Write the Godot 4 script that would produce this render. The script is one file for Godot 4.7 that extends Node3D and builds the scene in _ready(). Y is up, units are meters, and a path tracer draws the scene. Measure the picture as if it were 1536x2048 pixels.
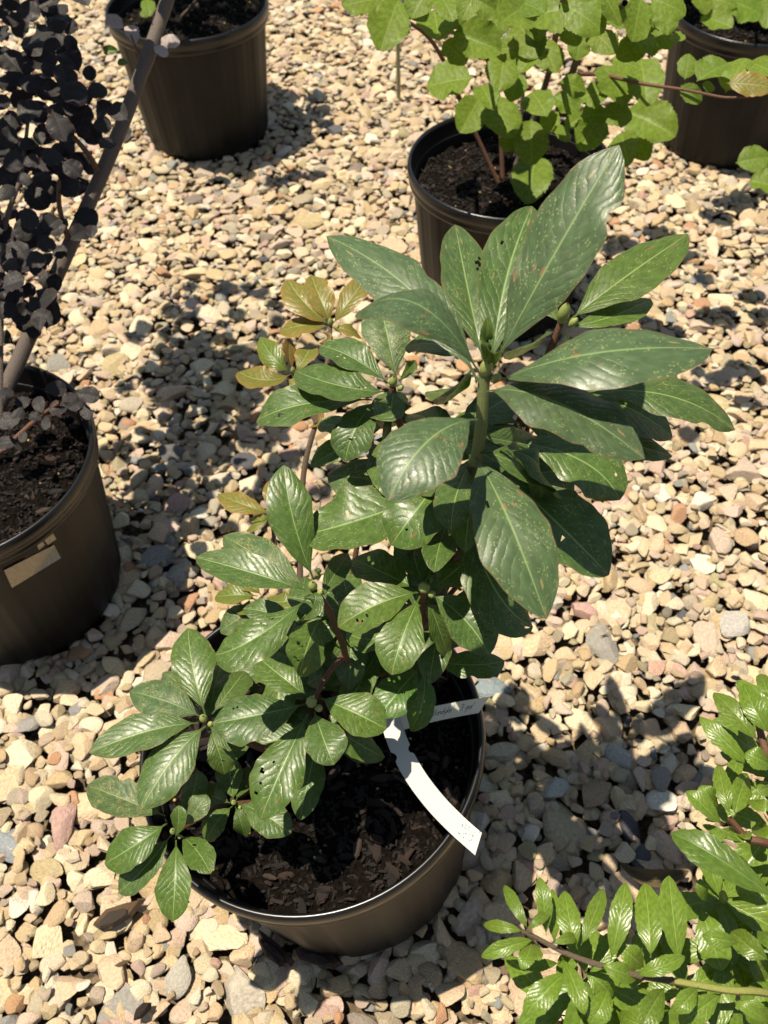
extends Node3D
# A nursery yard: a potted azalea in sun on pale gravel, other potted shrubs around it. y is up, metres.

const F := 1850.0
const EYE := Vector3(0, 0.937, 0)
var view := Basis()
var rng := RandomNumberGenerator.new()
var noise := FastNoiseLite.new()
var M := {}
var leaf_log := []


# ---------------------------------------------------------------- pixels of the photograph to places
func ray(u: float, v: float) -> Vector3:
	return view * Vector3((u - 768.0) / F, -(v - 1024.0) / F, -1.0)

func at(u: float, v: float, h: float) -> Vector3:
	var d := ray(u, v)
	return EYE + d * ((h - EYE.y) / d.y)

func px_per_m(p: Vector3, dir: Vector3) -> float:
	var q := view.transposed() * (p - EYE)
	var e := view.transposed() * dir
	var a := Vector2(q.x, q.y) / -q.z
	var q2 := q + e * 0.01
	return (Vector2(q2.x, q2.y) / -q2.z - a).length() * F / 0.01


# ---------------------------------------------------------------- objects
func thing(called: String, label: String, category: String, where := Vector3.ZERO, group := "") -> Node3D:
	var o := Node3D.new()
	o.name = called
	add_child(o, true)
	o.position = where
	o.set_meta("label", label)
	o.set_meta("category", category)
	if group:
		o.set_meta("group", group)
	return o

func part(called: String, mesh: Mesh, m: Material, parent: Node3D, where := Transform3D()) -> MeshInstance3D:
	var o := MeshInstance3D.new()
	o.name = called
	o.mesh = mesh
	o.material_override = m
	parent.add_child(o, true)
	o.transform = where
	return o

func grid_mesh(p: PackedVector3Array, uv: PackedVector2Array, rows: int, cols: int, col := Color.WHITE, drop := {}) -> ArrayMesh:
	# rows x cols points; normals from neighbours; drop holds the cells left open
	var n := PackedVector3Array()
	n.resize(p.size())
	for r in rows:
		for c in cols:
			var a := p[mini(r + 1, rows - 1) * cols + c] - p[maxi(r - 1, 0) * cols + c]
			var b := p[r * cols + mini(c + 1, cols - 1)] - p[r * cols + maxi(c - 1, 0)]
			n[r * cols + c] = b.cross(a).normalized()
	var idx := PackedInt32Array()
	for r in rows - 1:
		for c in cols - 1:
			if drop.has(r * cols + c):
				continue
			var i := r * cols + c
			idx.append_array([i, i + cols, i + 1, i + 1, i + cols, i + cols + 1])
	var arr := []
	arr.resize(Mesh.ARRAY_MAX)
	arr[Mesh.ARRAY_VERTEX] = p
	arr[Mesh.ARRAY_NORMAL] = n
	arr[Mesh.ARRAY_TEX_UV] = uv
	var cs := PackedColorArray()
	cs.resize(p.size())
	cs.fill(col)
	arr[Mesh.ARRAY_COLOR] = cs
	arr[Mesh.ARRAY_INDEX] = idx
	var m := ArrayMesh.new()
	m.add_surface_from_arrays(Mesh.PRIMITIVE_TRIANGLES, arr)
	return m

func lathe(profile: Array, steps: int, wobble := false) -> ArrayMesh:
	# profile: [radius, y] from the outer bottom up and over; wobble(angle, k) -> added radius
	var p := PackedVector3Array()
	var uv := PackedVector2Array()
	var len_ := 0.0
	for k in profile.size():
		if k:
			len_ += Vector2(profile[k][0], profile[k][1]).distance_to(Vector2(profile[k - 1][0], profile[k - 1][1]))
		for s in steps + 1:
			var a := TAU * s / steps
			var r: float = profile[k][0]
			if wobble:
				r += ribs(a, k)
			p.append(Vector3(cos(a) * r, profile[k][1], sin(a) * r))
			uv.append(Vector2(float(s) / steps * 0.9, len_))
	return grid_mesh(p, uv, profile.size(), steps + 1)

func smooth_line(pts: Array, n: int) -> Array:
	var out := []
	for i in pts.size() - 1:
		var a: Vector3 = pts[maxi(i - 1, 0)]
		var b: Vector3 = pts[i]
		var c: Vector3 = pts[i + 1]
		var d: Vector3 = pts[mini(i + 2, pts.size() - 1)]
		for k in n:
			out.append(b.cubic_interpolate(c, a, d, float(k) / n))
	out.append(pts[-1])
	return out

func tube(pts: Array, r0: float, r1: float, sides := 8, rough := 0.0) -> ArrayMesh:
	var line := smooth_line(pts, 5)
	var p := PackedVector3Array()
	var uv := PackedVector2Array()
	var side := Vector3(1, 0, 0.3).normalized()
	var run := 0.0
	for i in line.size():
		var t: Vector3 = (line[mini(i + 1, line.size() - 1)] - line[maxi(i - 1, 0)]).normalized()
		side = (side - t * side.dot(t)).normalized()
		var other := t.cross(side)
		if i:
			run += line[i].distance_to(line[i - 1])
		var r: float = lerpf(r0, r1, float(i) / (line.size() - 1))
		for s in sides + 1:
			var a := TAU * s / sides
			var node := pow(maxf(0.0, cos(run * TAU / 0.031)), 30.0)
			var w: float = r * (1.0 + rough * 1.6 * node + rough * noise.get_noise_3d(i * 9.0, (s % sides) * 31.0, r0 * 9999.0))
			p.append(line[i] + (side * cos(a) + other * sin(a)) * w)
			uv.append(Vector2(float(s) / sides, run * 20.0))
	return grid_mesh(p, uv, line.size(), sides + 1)


# ---------------------------------------------------------------- leaves
# shape: a, b set where the blade is widest (a / (a + b)); teeth: how many along one margin
const SHAPES := {
	"azalea": {"a": 1.15, "b": 0.80, "teeth": 0, "depth": 0.0, "stalk": 0.06},
	"narrow": {"a": 1.15, "b": 0.85, "teeth": 0, "depth": 0.0, "stalk": 0.06},
	"round": {"a": 0.66, "b": 0.66, "teeth": 9, "depth": 0.065, "stalk": 0.05},
	"oval": {"a": 0.70, "b": 0.50, "teeth": 0, "depth": 0.0, "stalk": 0.10},
	"toothed": {"a": 1.05, "b": 0.80, "teeth": 6, "depth": 0.05, "stalk": 0.05},
}

func leaf(parent: Node3D, p0: Vector3, p1: Vector3, p2: Vector3, half_w: float, shape: String, mat: Material, col: Color, o := {}) -> MeshInstance3D:
	var sh: Dictionary = SHAPES[shape]
	var holes: Array = o.get("holes", [])
	var rows: int = 44 if holes else (25 if sh.teeth == 0 else 34)
	var cols: int = 23 if holes else 11
	var ctrl := 2.0 * p1 - 0.5 * (p0 + p2)
	var roll: float = o.get("roll", 0.0)
	var fold: float = o.get("fold", 0.22)
	var curl: float = o.get("curl", 0.10)
	var rip: float = o.get("ripple", 0.05)
	var hint: Vector3 = o.get("hint", Vector3.UP)
	var peak: float = sh.a / (sh.a + sh.b)
	var top := pow(peak, sh.a) * pow(1.0 - peak, sh.b)
	var ph := rng.randf() * TAU
	var ph2 := rng.randf() * TAU
	var sk := rng.randf_range(-0.06, 0.06)
	var bite: float = o.get("bite", 0.0)
	var p := PackedVector3Array()
	var uv := PackedVector2Array()
	p.resize(rows * cols)
	uv.resize(rows * cols)
	for r in rows:
		var t := float(r) / (rows - 1)
		var pos := p0 * (1 - t) * (1 - t) + ctrl * 2 * t * (1 - t) + p2 * t * t
		var tan := ((ctrl - p0) * (1 - t) + (p2 - ctrl) * t).normalized()
		var nn := (hint - tan * hint.dot(tan)).normalized().rotated(tan, roll)
		var ac := tan.cross(nn)
		var tt := clampf((t - sh.stalk) / (1.0 - sh.stalk), 0.0, 1.0)
		var w := half_w * pow(tt, sh.a) * pow(1.0 - tt, sh.b) / top
		if sh.teeth and tt > 0.3:
			w *= 1.0 - sh.depth * (1.0 - fposmod(tt * sh.teeth * 1.6, 1.0)) * 1.6
		w = maxf(w, half_w * 0.035 * (1.0 - t) + half_w * 0.008)
		for c in cols:
			var s := float(c) / (cols - 1) * 2.0 - 1.0
			var wl := w * (1.0 + sk * s + 0.035 * sin(t * 17.0 + ph + s * 2.0) + 0.02 * sin(t * 41.0 + ph2 + s))
			if bite > 0.0 and s > 0.0:
				wl *= 1.0 - bite * exp(-pow((t - 0.45 - 0.4 * fposmod(ph, 1.0)) / 0.045, 2.0))
			var up := fold * absf(s) - curl * s * s
			up += rip * s * s * (sin(t * 11.0 + ph + s * 1.3) + 0.5 * sin(t * 23.0 + ph2 - s))
			p[r * cols + c] = pos + ac * (s * wl) + nn * (up * w)
			uv[r * cols + c] = Vector2(0.5 + 0.5 * s, 1.0 - t)
	var drop := {}
	for h in holes:
		for r in rows - 1:
			for c in cols - 1:
				var q := Vector2((c + 0.5) / (cols - 1) - h[0], ((r + 0.5) / (rows - 1) - h[1]) * 2.4)
				if q.length() < h[2] * (1.0 + 0.5 * sin(r * 2.3 + c * 1.7)):
					drop[r * cols + c] = true
	return part("leaf", grid_mesh(p, uv, rows, cols, col, drop), mat, parent)

func tip_height(b: Vector3, u: float, v: float, h: float, pref: float, lo: float, hi: float) -> float:
	# of the tip heights that give the leaf its usual length, the one nearest to the preferred one
	var best := pref
	var cost := 1e9
	for k in range(-45, 46):
		var dh := k * 0.002
		var l := at(u, v, h + dh).distance_to(b)
		var c := absf(dh - pref) + 20.0 * (maxf(0.0, lo - l) + maxf(0.0, l - hi))
		if c < cost:
			cost = c
			best = dh
	return best

func vary(c: Color, k: float) -> Color:
	var f := rng.randf_range(1.0 - k, 1.0 + k)
	return Color(c.r * f * rng.randf_range(0.94, 1.06), c.g * f, c.b * f * rng.randf_range(0.92, 1.08))

# one leaf from its base, middle and tip in the photograph and the height of its whorl
func px_leaf(parent: Node3D, h: float, l: Array, shape: String, mat: Material, col: Color, lo: float, hi: float, o := {}) -> void:
	var b := at(l[0], l[1], h)
	var dh := tip_height(b, l[4], l[5], h, o.get("pref", 0.0), lo, hi)
	var tip := at(l[4], l[5], h + dh)
	var mid := at(l[2], l[3], h + dh * 0.5 + float(o.get("arch", 0.006)))
	var t := (tip - b).normalized()
	var hint: Vector3 = o.get("hint", Vector3.UP)
	var nn := (hint - t * hint.dot(t)).normalized().rotated(t, o.get("roll", 0.0))
	var ac := t.cross(nn)
	var w := clampf(l[6] / maxf(px_per_m(mid, ac), 1.0), 0.004, 0.6 * b.distance_to(tip))
	leaf_log.append([b.distance_to(tip), w, dh])
	leaf(parent, b, mid, tip, w * 0.5, shape, mat, col, o)


# ---------------------------------------------------------------- computed textures
func leaf_maps(kind: String) -> Array:
	var w := 256
	var h := 512
	var r2 := RandomNumberGenerator.new()
	r2.seed = hash(kind)
	var n1 := FastNoiseLite.new()
	n1.seed = r2.randi() % 999
	n1.frequency = 0.02
	var n2 := FastNoiseLite.new()
	n2.seed = 5 + r2.randi() % 999
	n2.noise_type = FastNoiseLite.TYPE_CELLULAR
	n2.frequency = 0.045
	var S: Dictionary = {
		"azalea": {"n": 11.0, "base": Color(0.058, 0.108, 0.022), "vein": Color(0.10, 0.17, 0.05), "rib": Color(0.22, 0.32, 0.10), "dots": 1300, "brown": 18, "edge": Color(0.12, 0.10, 0.03), "slant": 0.26, "relief": 1.0},
		"azalea_mottled": {"n": 10.0, "base": Color(0.062, 0.108, 0.034), "vein": Color(0.09, 0.15, 0.05), "rib": Color(0.20, 0.27, 0.10), "dots": 4200, "brown": 20, "edge": Color(0.14, 0.11, 0.04), "slant": 0.26, "relief": 0.8},
		"azalea_b": {"n": 9.0, "base": Color(0.063, 0.114, 0.019), "vein": Color(0.09, 0.16, 0.045), "rib": Color(0.20, 0.30, 0.09), "dots": 900, "brown": 10, "edge": Color(0.11, 0.10, 0.03), "slant": 0.30, "relief": 1.2},
		"azalea_dusty": {"n": 13.0, "base": Color(0.055, 0.096, 0.034), "vein": Color(0.06, 0.10, 0.045), "rib": Color(0.17, 0.25, 0.09), "dots": 1000, "brown": 15, "edge": Color(0.11, 0.08, 0.03), "slant": 0.24, "relief": 1.0},
		"azalea_clean": {"n": 10.0, "base": Color(0.068, 0.124, 0.016), "vein": Color(0.09, 0.16, 0.045), "rib": Color(0.22, 0.33, 0.10), "dots": 800, "brown": 7, "edge": Color(0.10, 0.10, 0.03), "slant": 0.28, "relief": 1.0},
		"orange": {"n": 8.0, "base": Color(0.19, 0.145, 0.020), "vein": Color(0.16, 0.20, 0.03), "rib": Color(0.30, 0.32, 0.08), "dots": 200, "brown": 12, "edge": Color(0.36, 0.13, 0.03), "slant": 0.28, "relief": 1.2},
		"smoke": {"n": 9.0, "base": Color(0.0175, 0.0172, 0.0165), "vein": Color(0.034, 0.026, 0.028), "rib": Color(0.055, 0.032, 0.036), "dots": 60, "brown": 3, "edge": Color(0.10, 0.022, 0.032), "slant": 0.12, "relief": 0.35},
		"round": {"n": 6.0, "base": Color(0.150, 0.225, 0.022), "vein": Color(0.11, 0.18, 0.024), "rib": Color(0.22, 0.30, 0.06), "dots": 80, "brown": 4, "edge": Color(0.16, 0.20, 0.04), "slant": 0.42, "relief": 0.8},
		"toothed": {"n": 9.0, "base": Color(0.130, 0.202, 0.019), "vein": Color(0.12, 0.23, 0.035), "rib": Color(0.24, 0.36, 0.08), "dots": 40, "brown": 2, "edge": Color(0.12, 0.21, 0.03), "slant": 0.25, "relief": 0.7},
	}[kind]
	var rgbs := PackedFloat32Array()
	rgbs.resize(w * h * 3)
	var hh := PackedByteArray()
	hh.resize(w * h)
	for y in h:
		var t := 1.0 - (y + 0.5) / h
		for x in w:
			var s := (x + 0.5) / w * 2.0 - 1.0
			var a := absf(s)
			var wav: float = n1.get_noise_2d(x * 1.0, y * 1.0)
			var q: float = (t - S.slant * pow(a, 1.25)) * S.n + (0.35 if s > 0 else 0.0) + wav * 0.26
			var f := absf(fposmod(q, 1.0) - 0.5) * 2.0       # 1 on a side vein
			var near := smoothstep(0.86, 0.99, f) * (1.0 - smoothstep(0.72, 1.0, a))
			var rib := 1.0 - smoothstep(0.012, 0.035 * (1.15 - 0.6 * t) + 0.012, a)
			var cell: float = n2.get_noise_2d(x * 1.0, y * 1.0)
			var tone := 1.0 + 0.34 * wav + 0.12 * cell
			var c: Color = S.base * tone
			if kind == "orange":
				c = c.lerp(Color(0.07, 0.115, 0.02), clampf(smoothstep(0.25, 1.0, f) * (1.0 - a) * 1.3 + 0.5 * wav, 0.0, 1.0))
			c = c.lerp(S.vein, near * 0.7)
			c = c.lerp(S.rib, rib * 0.85)
			c = c.lerp(S.edge, smoothstep(0.93, 1.0, a + 0.05 * wav) * 0.8)
			var i := (y * w + x) * 3
			rgbs[i] = c.r
			rgbs[i + 1] = c.g
			rgbs[i + 2] = c.b
			var bulge := (1.0 - pow(f, 2.2)) * smoothstep(0.02, 0.25, a) * (1.0 - 0.45 * smoothstep(0.7, 1.0, a))
			hh[y * w + x] = int(clampf(70.0 + 120.0 * bulge - 45.0 * rib - 22.0 * near + 16.0 * cell + 14.0 * wav, 0, 255))
	# pale stippling in clouds, as mites leave it
	for k in int(S.dots):
		var x := r2.randi_range(2, w - 4)
		var y := r2.randi_range(2, h - 6)
		if n1.get_noise_2d(x * 0.55 + 900, y * 0.55) + r2.randf_range(-0.25, 0.25) < 0.06:
			continue
		var along := r2.randi_range(2, 6)
		var k2 := r2.randf_range(0.35, 0.85)
		for d in along:
			for e in 3:
				var i: int = (clampi(y + (d if k % 3 else e), 0, h - 1) * w + clampi(x + (e if k % 3 else d), 0, w - 1)) * 3
				rgbs[i] = lerpf(rgbs[i], 0.27, k2)
				rgbs[i + 1] = lerpf(rgbs[i + 1], 0.29, k2)
				rgbs[i + 2] = lerpf(rgbs[i + 2], 0.11, k2)
	# brown scorch spots, mostly towards the tip and the margin
	for k in int(S.brown):
		var cx := r2.randf() * w
		var cy := pow(r2.randf(), 1.6) * h
		if k % 3 == 0:
			cx = r2.randf_range(0.3, 0.7) * w
			cy = r2.randf_range(0.0, 0.06) * h
		var rad := r2.randf_range(2.0, 8.0)
		var to := Color(0.22, 0.10, 0.04) if k % 2 else Color(0.26, 0.19, 0.09)
		for yy in range(maxi(0, int(cy - rad * 2)), mini(h, int(cy + rad * 2))):
			for xx in range(maxi(0, int(cx - rad)), mini(w, int(cx + rad))):
				var q := Vector2(xx - cx, (yy - cy) * 0.5).length() / rad + 0.5 * n1.get_noise_2d(xx * 9.0, yy * 9.0)
				if q < 0.9:
					var i := (yy * w + xx) * 3
					rgbs[i] = lerpf(rgbs[i], to.r, 0.75)
					rgbs[i + 1] = lerpf(rgbs[i + 1], to.g, 0.75)
					rgbs[i + 2] = lerpf(rgbs[i + 2], to.b, 0.75)
	var bytes := PackedByteArray()
	bytes.resize(w * h * 3)
	for i in w * h * 3:
		bytes[i] = int(255.0 * pow(clampf(rgbs[i], 0.0, 1.0), 0.4545))
	var im := Image.create_from_data(w, h, false, Image.FORMAT_RGB8, bytes)
	var bm := Image.create_from_data(w, h, false, Image.FORMAT_L8, hh)
	var rr := PackedByteArray()
	rr.resize(128 * 256)
	for y in 256:
		for x in 128:
			rr[y * 128 + x] = int(clampf(200.0 + 70.0 * n1.get_noise_2d(x * 2.2 + 400.0, y * 2.2) + 45.0 * n1.get_noise_2d(x * 9.0, y * 9.0 + 700.0), 140, 255))
	var rm := Image.create_from_data(128, 256, false, Image.FORMAT_L8, rr)
	return [ImageTexture.create_from_image(im), ImageTexture.create_from_image(bm), S.relief, ImageTexture.create_from_image(rm)]

func leaf_mat(kind: String, rough: float, through: Color, coat := 0.0, spec := 0.5) -> StandardMaterial3D:
	var t := leaf_maps(kind)
	var m := StandardMaterial3D.new()
	m.albedo_texture = t[0]
	m.vertex_color_use_as_albedo = true
	m.roughness = minf(1.0, rough * 1.33)
	m.roughness_texture = t[3]
	m.metallic_specular = spec
	m.heightmap_enabled = true
	m.heightmap_texture = t[1]
	m.heightmap_scale = 0.035 * float(t[2])
	m.backlight_enabled = true
	m.backlight = through
	m.texture_repeat = false
	m.cull_mode = BaseMaterial3D.CULL_DISABLED
	if coat > 0.0:
		m.clearcoat_enabled = true
		m.clearcoat = coat
		m.clearcoat_roughness = 0.22
	return m

func noise_tex(freq: float, lo: Color, hi: Color, type := FastNoiseLite.TYPE_SIMPLEX_SMOOTH, size := 256, oct := 4) -> NoiseTexture2D:
	var n := FastNoiseLite.new()
	n.noise_type = type
	n.frequency = freq
	n.fractal_octaves = oct
	n.seed = int(freq * 7919.0) % 1000
	var t := NoiseTexture2D.new()
	t.width = size
	t.height = size
	t.seamless = true
	t.noise = n
	var g := Gradient.new()
	g.set_color(0, lo)
	g.set_color(1, hi)
	t.color_ramp = g
	return t

func grained(col: Color, rough: float, scale: float, tex: Texture2D, bump: Texture2D = null, bump_cm := 0.0) -> StandardMaterial3D:
	var m := StandardMaterial3D.new()
	m.albedo_color = col.linear_to_srgb()
	m.roughness = rough
	m.albedo_texture = tex
	m.uv1_triplanar = true
	m.uv1_scale = Vector3.ONE * scale
	if bump:
		m.heightmap_enabled = true
		m.heightmap_texture = bump
		m.heightmap_scale = bump_cm
	return m

func make_materials() -> void:
	M.azalea = leaf_mat("azalea", 0.38, Color(0.62, 0.70, 0.30), 0.0, 0.45)
	M.azalea_b = leaf_mat("azalea_b", 0.36, Color(0.62, 0.70, 0.30), 0.0, 0.45)
	M.azalea_mottled = leaf_mat("azalea_mottled", 0.48, Color(0.62, 0.70, 0.30), 0.0, 0.40)
	M.azalea_dusty = leaf_mat("azalea_dusty", 0.40, Color(0.50, 0.60, 0.30), 0.0, 0.45)
	M.azalea_clean = leaf_mat("azalea_clean", 0.36, Color(0.66, 0.72, 0.26), 0.0, 0.42)
	M.orange = leaf_mat("orange", 0.40, Color(0.70, 0.65, 0.25), 0.0, 0.45)
	M.smoke = leaf_mat("smoke", 0.55, Color(0.45, 0.25, 0.25), 0.0, 0.30)
	M.round = leaf_mat("round", 0.50, Color(0.90, 0.95, 0.35), 0.0, 0.35)
	M.toothed = leaf_mat("toothed", 0.30, Color(0.72, 0.80, 0.25), 0.0, 0.45)
	var white := Color.WHITE
	M.grain = noise_tex(0.035, Color(0.76, 0.745, 0.73), white, FastNoiseLite.TYPE_SIMPLEX_SMOOTH, 256, 5)
	M.pit = noise_tex(0.05, Color.BLACK, white, FastNoiseLite.TYPE_SIMPLEX_SMOOTH, 256, 5)
	M.streak = noise_tex(0.012, Color(0.55, 0.52, 0.50), white, FastNoiseLite.TYPE_SIMPLEX_SMOOTH, 512, 5)
	M.stone = grained(white, 0.85, 0.55, M.grain, M.pit, 0.12)
	M.stone.vertex_color_use_as_albedo = true
	M.ground = grained(Color(0.20, 0.15, 0.09), 0.95, 6.0, noise_tex(0.06, Color(0.35, 0.33, 0.3), white), M.pit, 0.4)
	M.ground.uv1_world_triplanar = true
	M.plastic = grained(Color(0.0078, 0.0083, 0.0092), 0.48, 3.0, M.streak, M.pit, 0.008)
	M.rim = grained(Color(0.0065, 0.007, 0.0082), 0.30, 5.0, M.streak)
	M.soil = grained(Color(0.012, 0.0085, 0.0065), 0.95, 14.0, noise_tex(0.05, Color(0.3, 0.28, 0.26), white), M.pit, 0.5)
	M.soil.metallic_specular = 0.2
	M.plastic.metallic_specular = 0.38
	M.bark = []
	for c in [Color(0.022, 0.014, 0.010), Color(0.060, 0.030, 0.020), Color(0.012, 0.009, 0.007), Color(0.13, 0.09, 0.065), Color(0.10, 0.044, 0.028), Color(0.018, 0.012, 0.009)]:
		M.bark.append(grained(c, 0.85, 60.0, noise_tex(0.03, Color(0.4, 0.38, 0.36), white), M.pit, 0.1))
	M.wood = grained(Color(0.30, 0.19, 0.10), 0.85, 40.0, noise_tex(0.02, Color(0.35, 0.3, 0.25), white), M.pit, 0.1)
	M.stem_green = grained(Color(0.15, 0.19, 0.06), 0.6, 90.0, M.grain, M.pit, 0.05)
	M.stem_red = grained(Color(0.13, 0.055, 0.028), 0.6, 90.0, M.grain, M.pit, 0.06)
	M.stem_brown = grained(Color(0.12, 0.085, 0.055), 0.8, 90.0, M.grain, M.pit, 0.08)
	M.stem_grey = grained(Color(0.12, 0.095, 0.078), 0.75, 50.0, M.grain, M.pit, 0.1)
	M.stem_yellow = grained(Color(0.26, 0.27, 0.07), 0.5, 90.0, M.grain)
	M.bud = grained(Color(0.26, 0.32, 0.09), 0.5, 90.0, M.grain)
	M.prill = grained(Color(0.42, 0.32, 0.09), 0.4, 50.0, M.grain)
	M.sticker = grained(Color(0.56, 0.45, 0.29), 0.75, 30.0, M.grain)
	M.stake = grained(Color(0.34, 0.32, 0.18), 0.7, 40.0, M.grain)
	M.pale_leaf = grained(Color(0.40, 0.33, 0.30), 0.7, 30.0, M.grain)
	M.dry = leaf_mat("orange", 0.7, Color(0.3, 0.2, 0.1))


# ---------------------------------------------------------------- gravel
func stone_mesh(sd: int, detail: int) -> ArrayMesh:
	var r2 := RandomNumberGenerator.new()
	r2.seed = sd
	# icosphere
	var v: Array = []
	var g := (1.0 + sqrt(5.0)) / 2.0
	for q in [[-1, g, 0], [1, g, 0], [-1, -g, 0], [1, -g, 0], [0, -1, g], [0, 1, g], [0, -1, -g], [0, 1, -g], [g, 0, -1], [g, 0, 1], [-g, 0, -1], [-g, 0, 1]]:
		v.append(Vector3(q[0], q[1], q[2]).normalized())
	var f := [0, 11, 5, 0, 5, 1, 0, 1, 7, 0, 7, 10, 0, 10, 11, 1, 5, 9, 5, 11, 4, 11, 10, 2, 10, 7, 6, 7, 1, 8, 3, 9, 4, 3, 4, 2, 3, 2, 6, 3, 6, 8, 3, 8, 9, 4, 9, 5, 2, 4, 11, 6, 2, 10, 8, 6, 7, 9, 8, 1]
	for d in detail:
		var nf := []
		var mid := {}
		for i in range(0, f.size(), 3):
			var e := []
			for k in 3:
				var a: int = f[i + k]
				var b: int = f[i + (k + 1) % 3]
				var key := mini(a, b) * 10000 + maxi(a, b)
				if not mid.has(key):
					mid[key] = v.size()
					v.append(((v[a] + v[b]) * 0.5).normalized())
				e.append(mid[key])
			nf.append_array([f[i], e[0], e[2], f[i + 1], e[1], e[0], f[i + 2], e[2], e[1], e[0], e[1], e[2]])
		f = nf
	# broken faces: flatten against random planes
	var planes := []
	for k in r2.randi_range(7, 10):
		var d := Vector3(r2.randfn(), r2.randfn(), r2.randfn()).normalized()
		planes.append([d, r2.randf_range(0.38, 0.74)])
	for i in v.size():
		var p: Vector3 = v[i]
		for pl in planes:
			var over: float = p.dot(pl[0]) - pl[1]
			if over > 0.0:
				p -= pl[0] * over * 0.97
		p *= 1.0 + 0.05 * noise.get_noise_3d(p.x * 90.0 + sd * 13.0, p.y * 90.0, p.z * 90.0)
		v[i] = p
	# normals: smooth only across shallow edges, so that broken edges stay crisp
	var fn := []
	var around := []
	around.resize(v.size())
	for i in v.size():
		around[i] = []
	for i in range(0, f.size(), 3):
		var c: Vector3 = (v[f[i + 1]] - v[f[i]]).cross(v[f[i + 2]] - v[f[i]])
		if c.dot(v[f[i]] + v[f[i + 1]] + v[f[i + 2]]) < 0.0:
			c = -c
			var sw: int = f[i + 1]
			f[i + 1] = f[i + 2]
			f[i + 2] = sw
		fn.append(c)
		for k in 3:
			around[f[i + k]].append(i / 3)
	var pv := PackedVector3Array()
	var pn := PackedVector3Array()
	for i in range(0, f.size(), 3):
		var own: Vector3 = fn[i / 3].normalized()
		for k in [0, 2, 1]:
			var sum := Vector3.ZERO
			for q in around[f[i + k]]:
				if fn[q].normalized().dot(own) > 0.86:
					sum += fn[q]
			pv.append(v[f[i + k]])
			pn.append((sum.normalized() + own * 0.25).normalized())
	var arr := []
	arr.resize(Mesh.ARRAY_MAX)
	arr[Mesh.ARRAY_VERTEX] = pv
	arr[Mesh.ARRAY_NORMAL] = pn
	var m := ArrayMesh.new()
	m.add_surface_from_arrays(Mesh.PRIMITIVE_TRIANGLES, arr)
	return m

const STONE_COLORS := [
	[31.0, 0.535, 0.422, 0.272], [21.0, 0.595, 0.508, 0.362], [14.0, 0.465, 0.352, 0.21], [14.0, 0.505, 0.387, 0.30], [6.0, 0.38, 0.325, 0.24],
	[2.4, 0.25, 0.25, 0.235], [3.5, 0.36, 0.31, 0.185], [0.4, 0.085, 0.088, 0.10], [1.4, 0.42, 0.24, 0.13], [3.5, 0.62, 0.57, 0.455], [1.6, 0.41, 0.28, 0.22], [0.8, 0.22, 0.185, 0.145]]

func stone_color() -> Color:
	var x := rng.randf() * 99.6
	for c in STONE_COLORS:
		x -= c[0]
		if x <= 0.0:
			return vary(Color(c[1], c[2], c[3]), 0.16)
	return Color(0.5, 0.38, 0.22)

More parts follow.
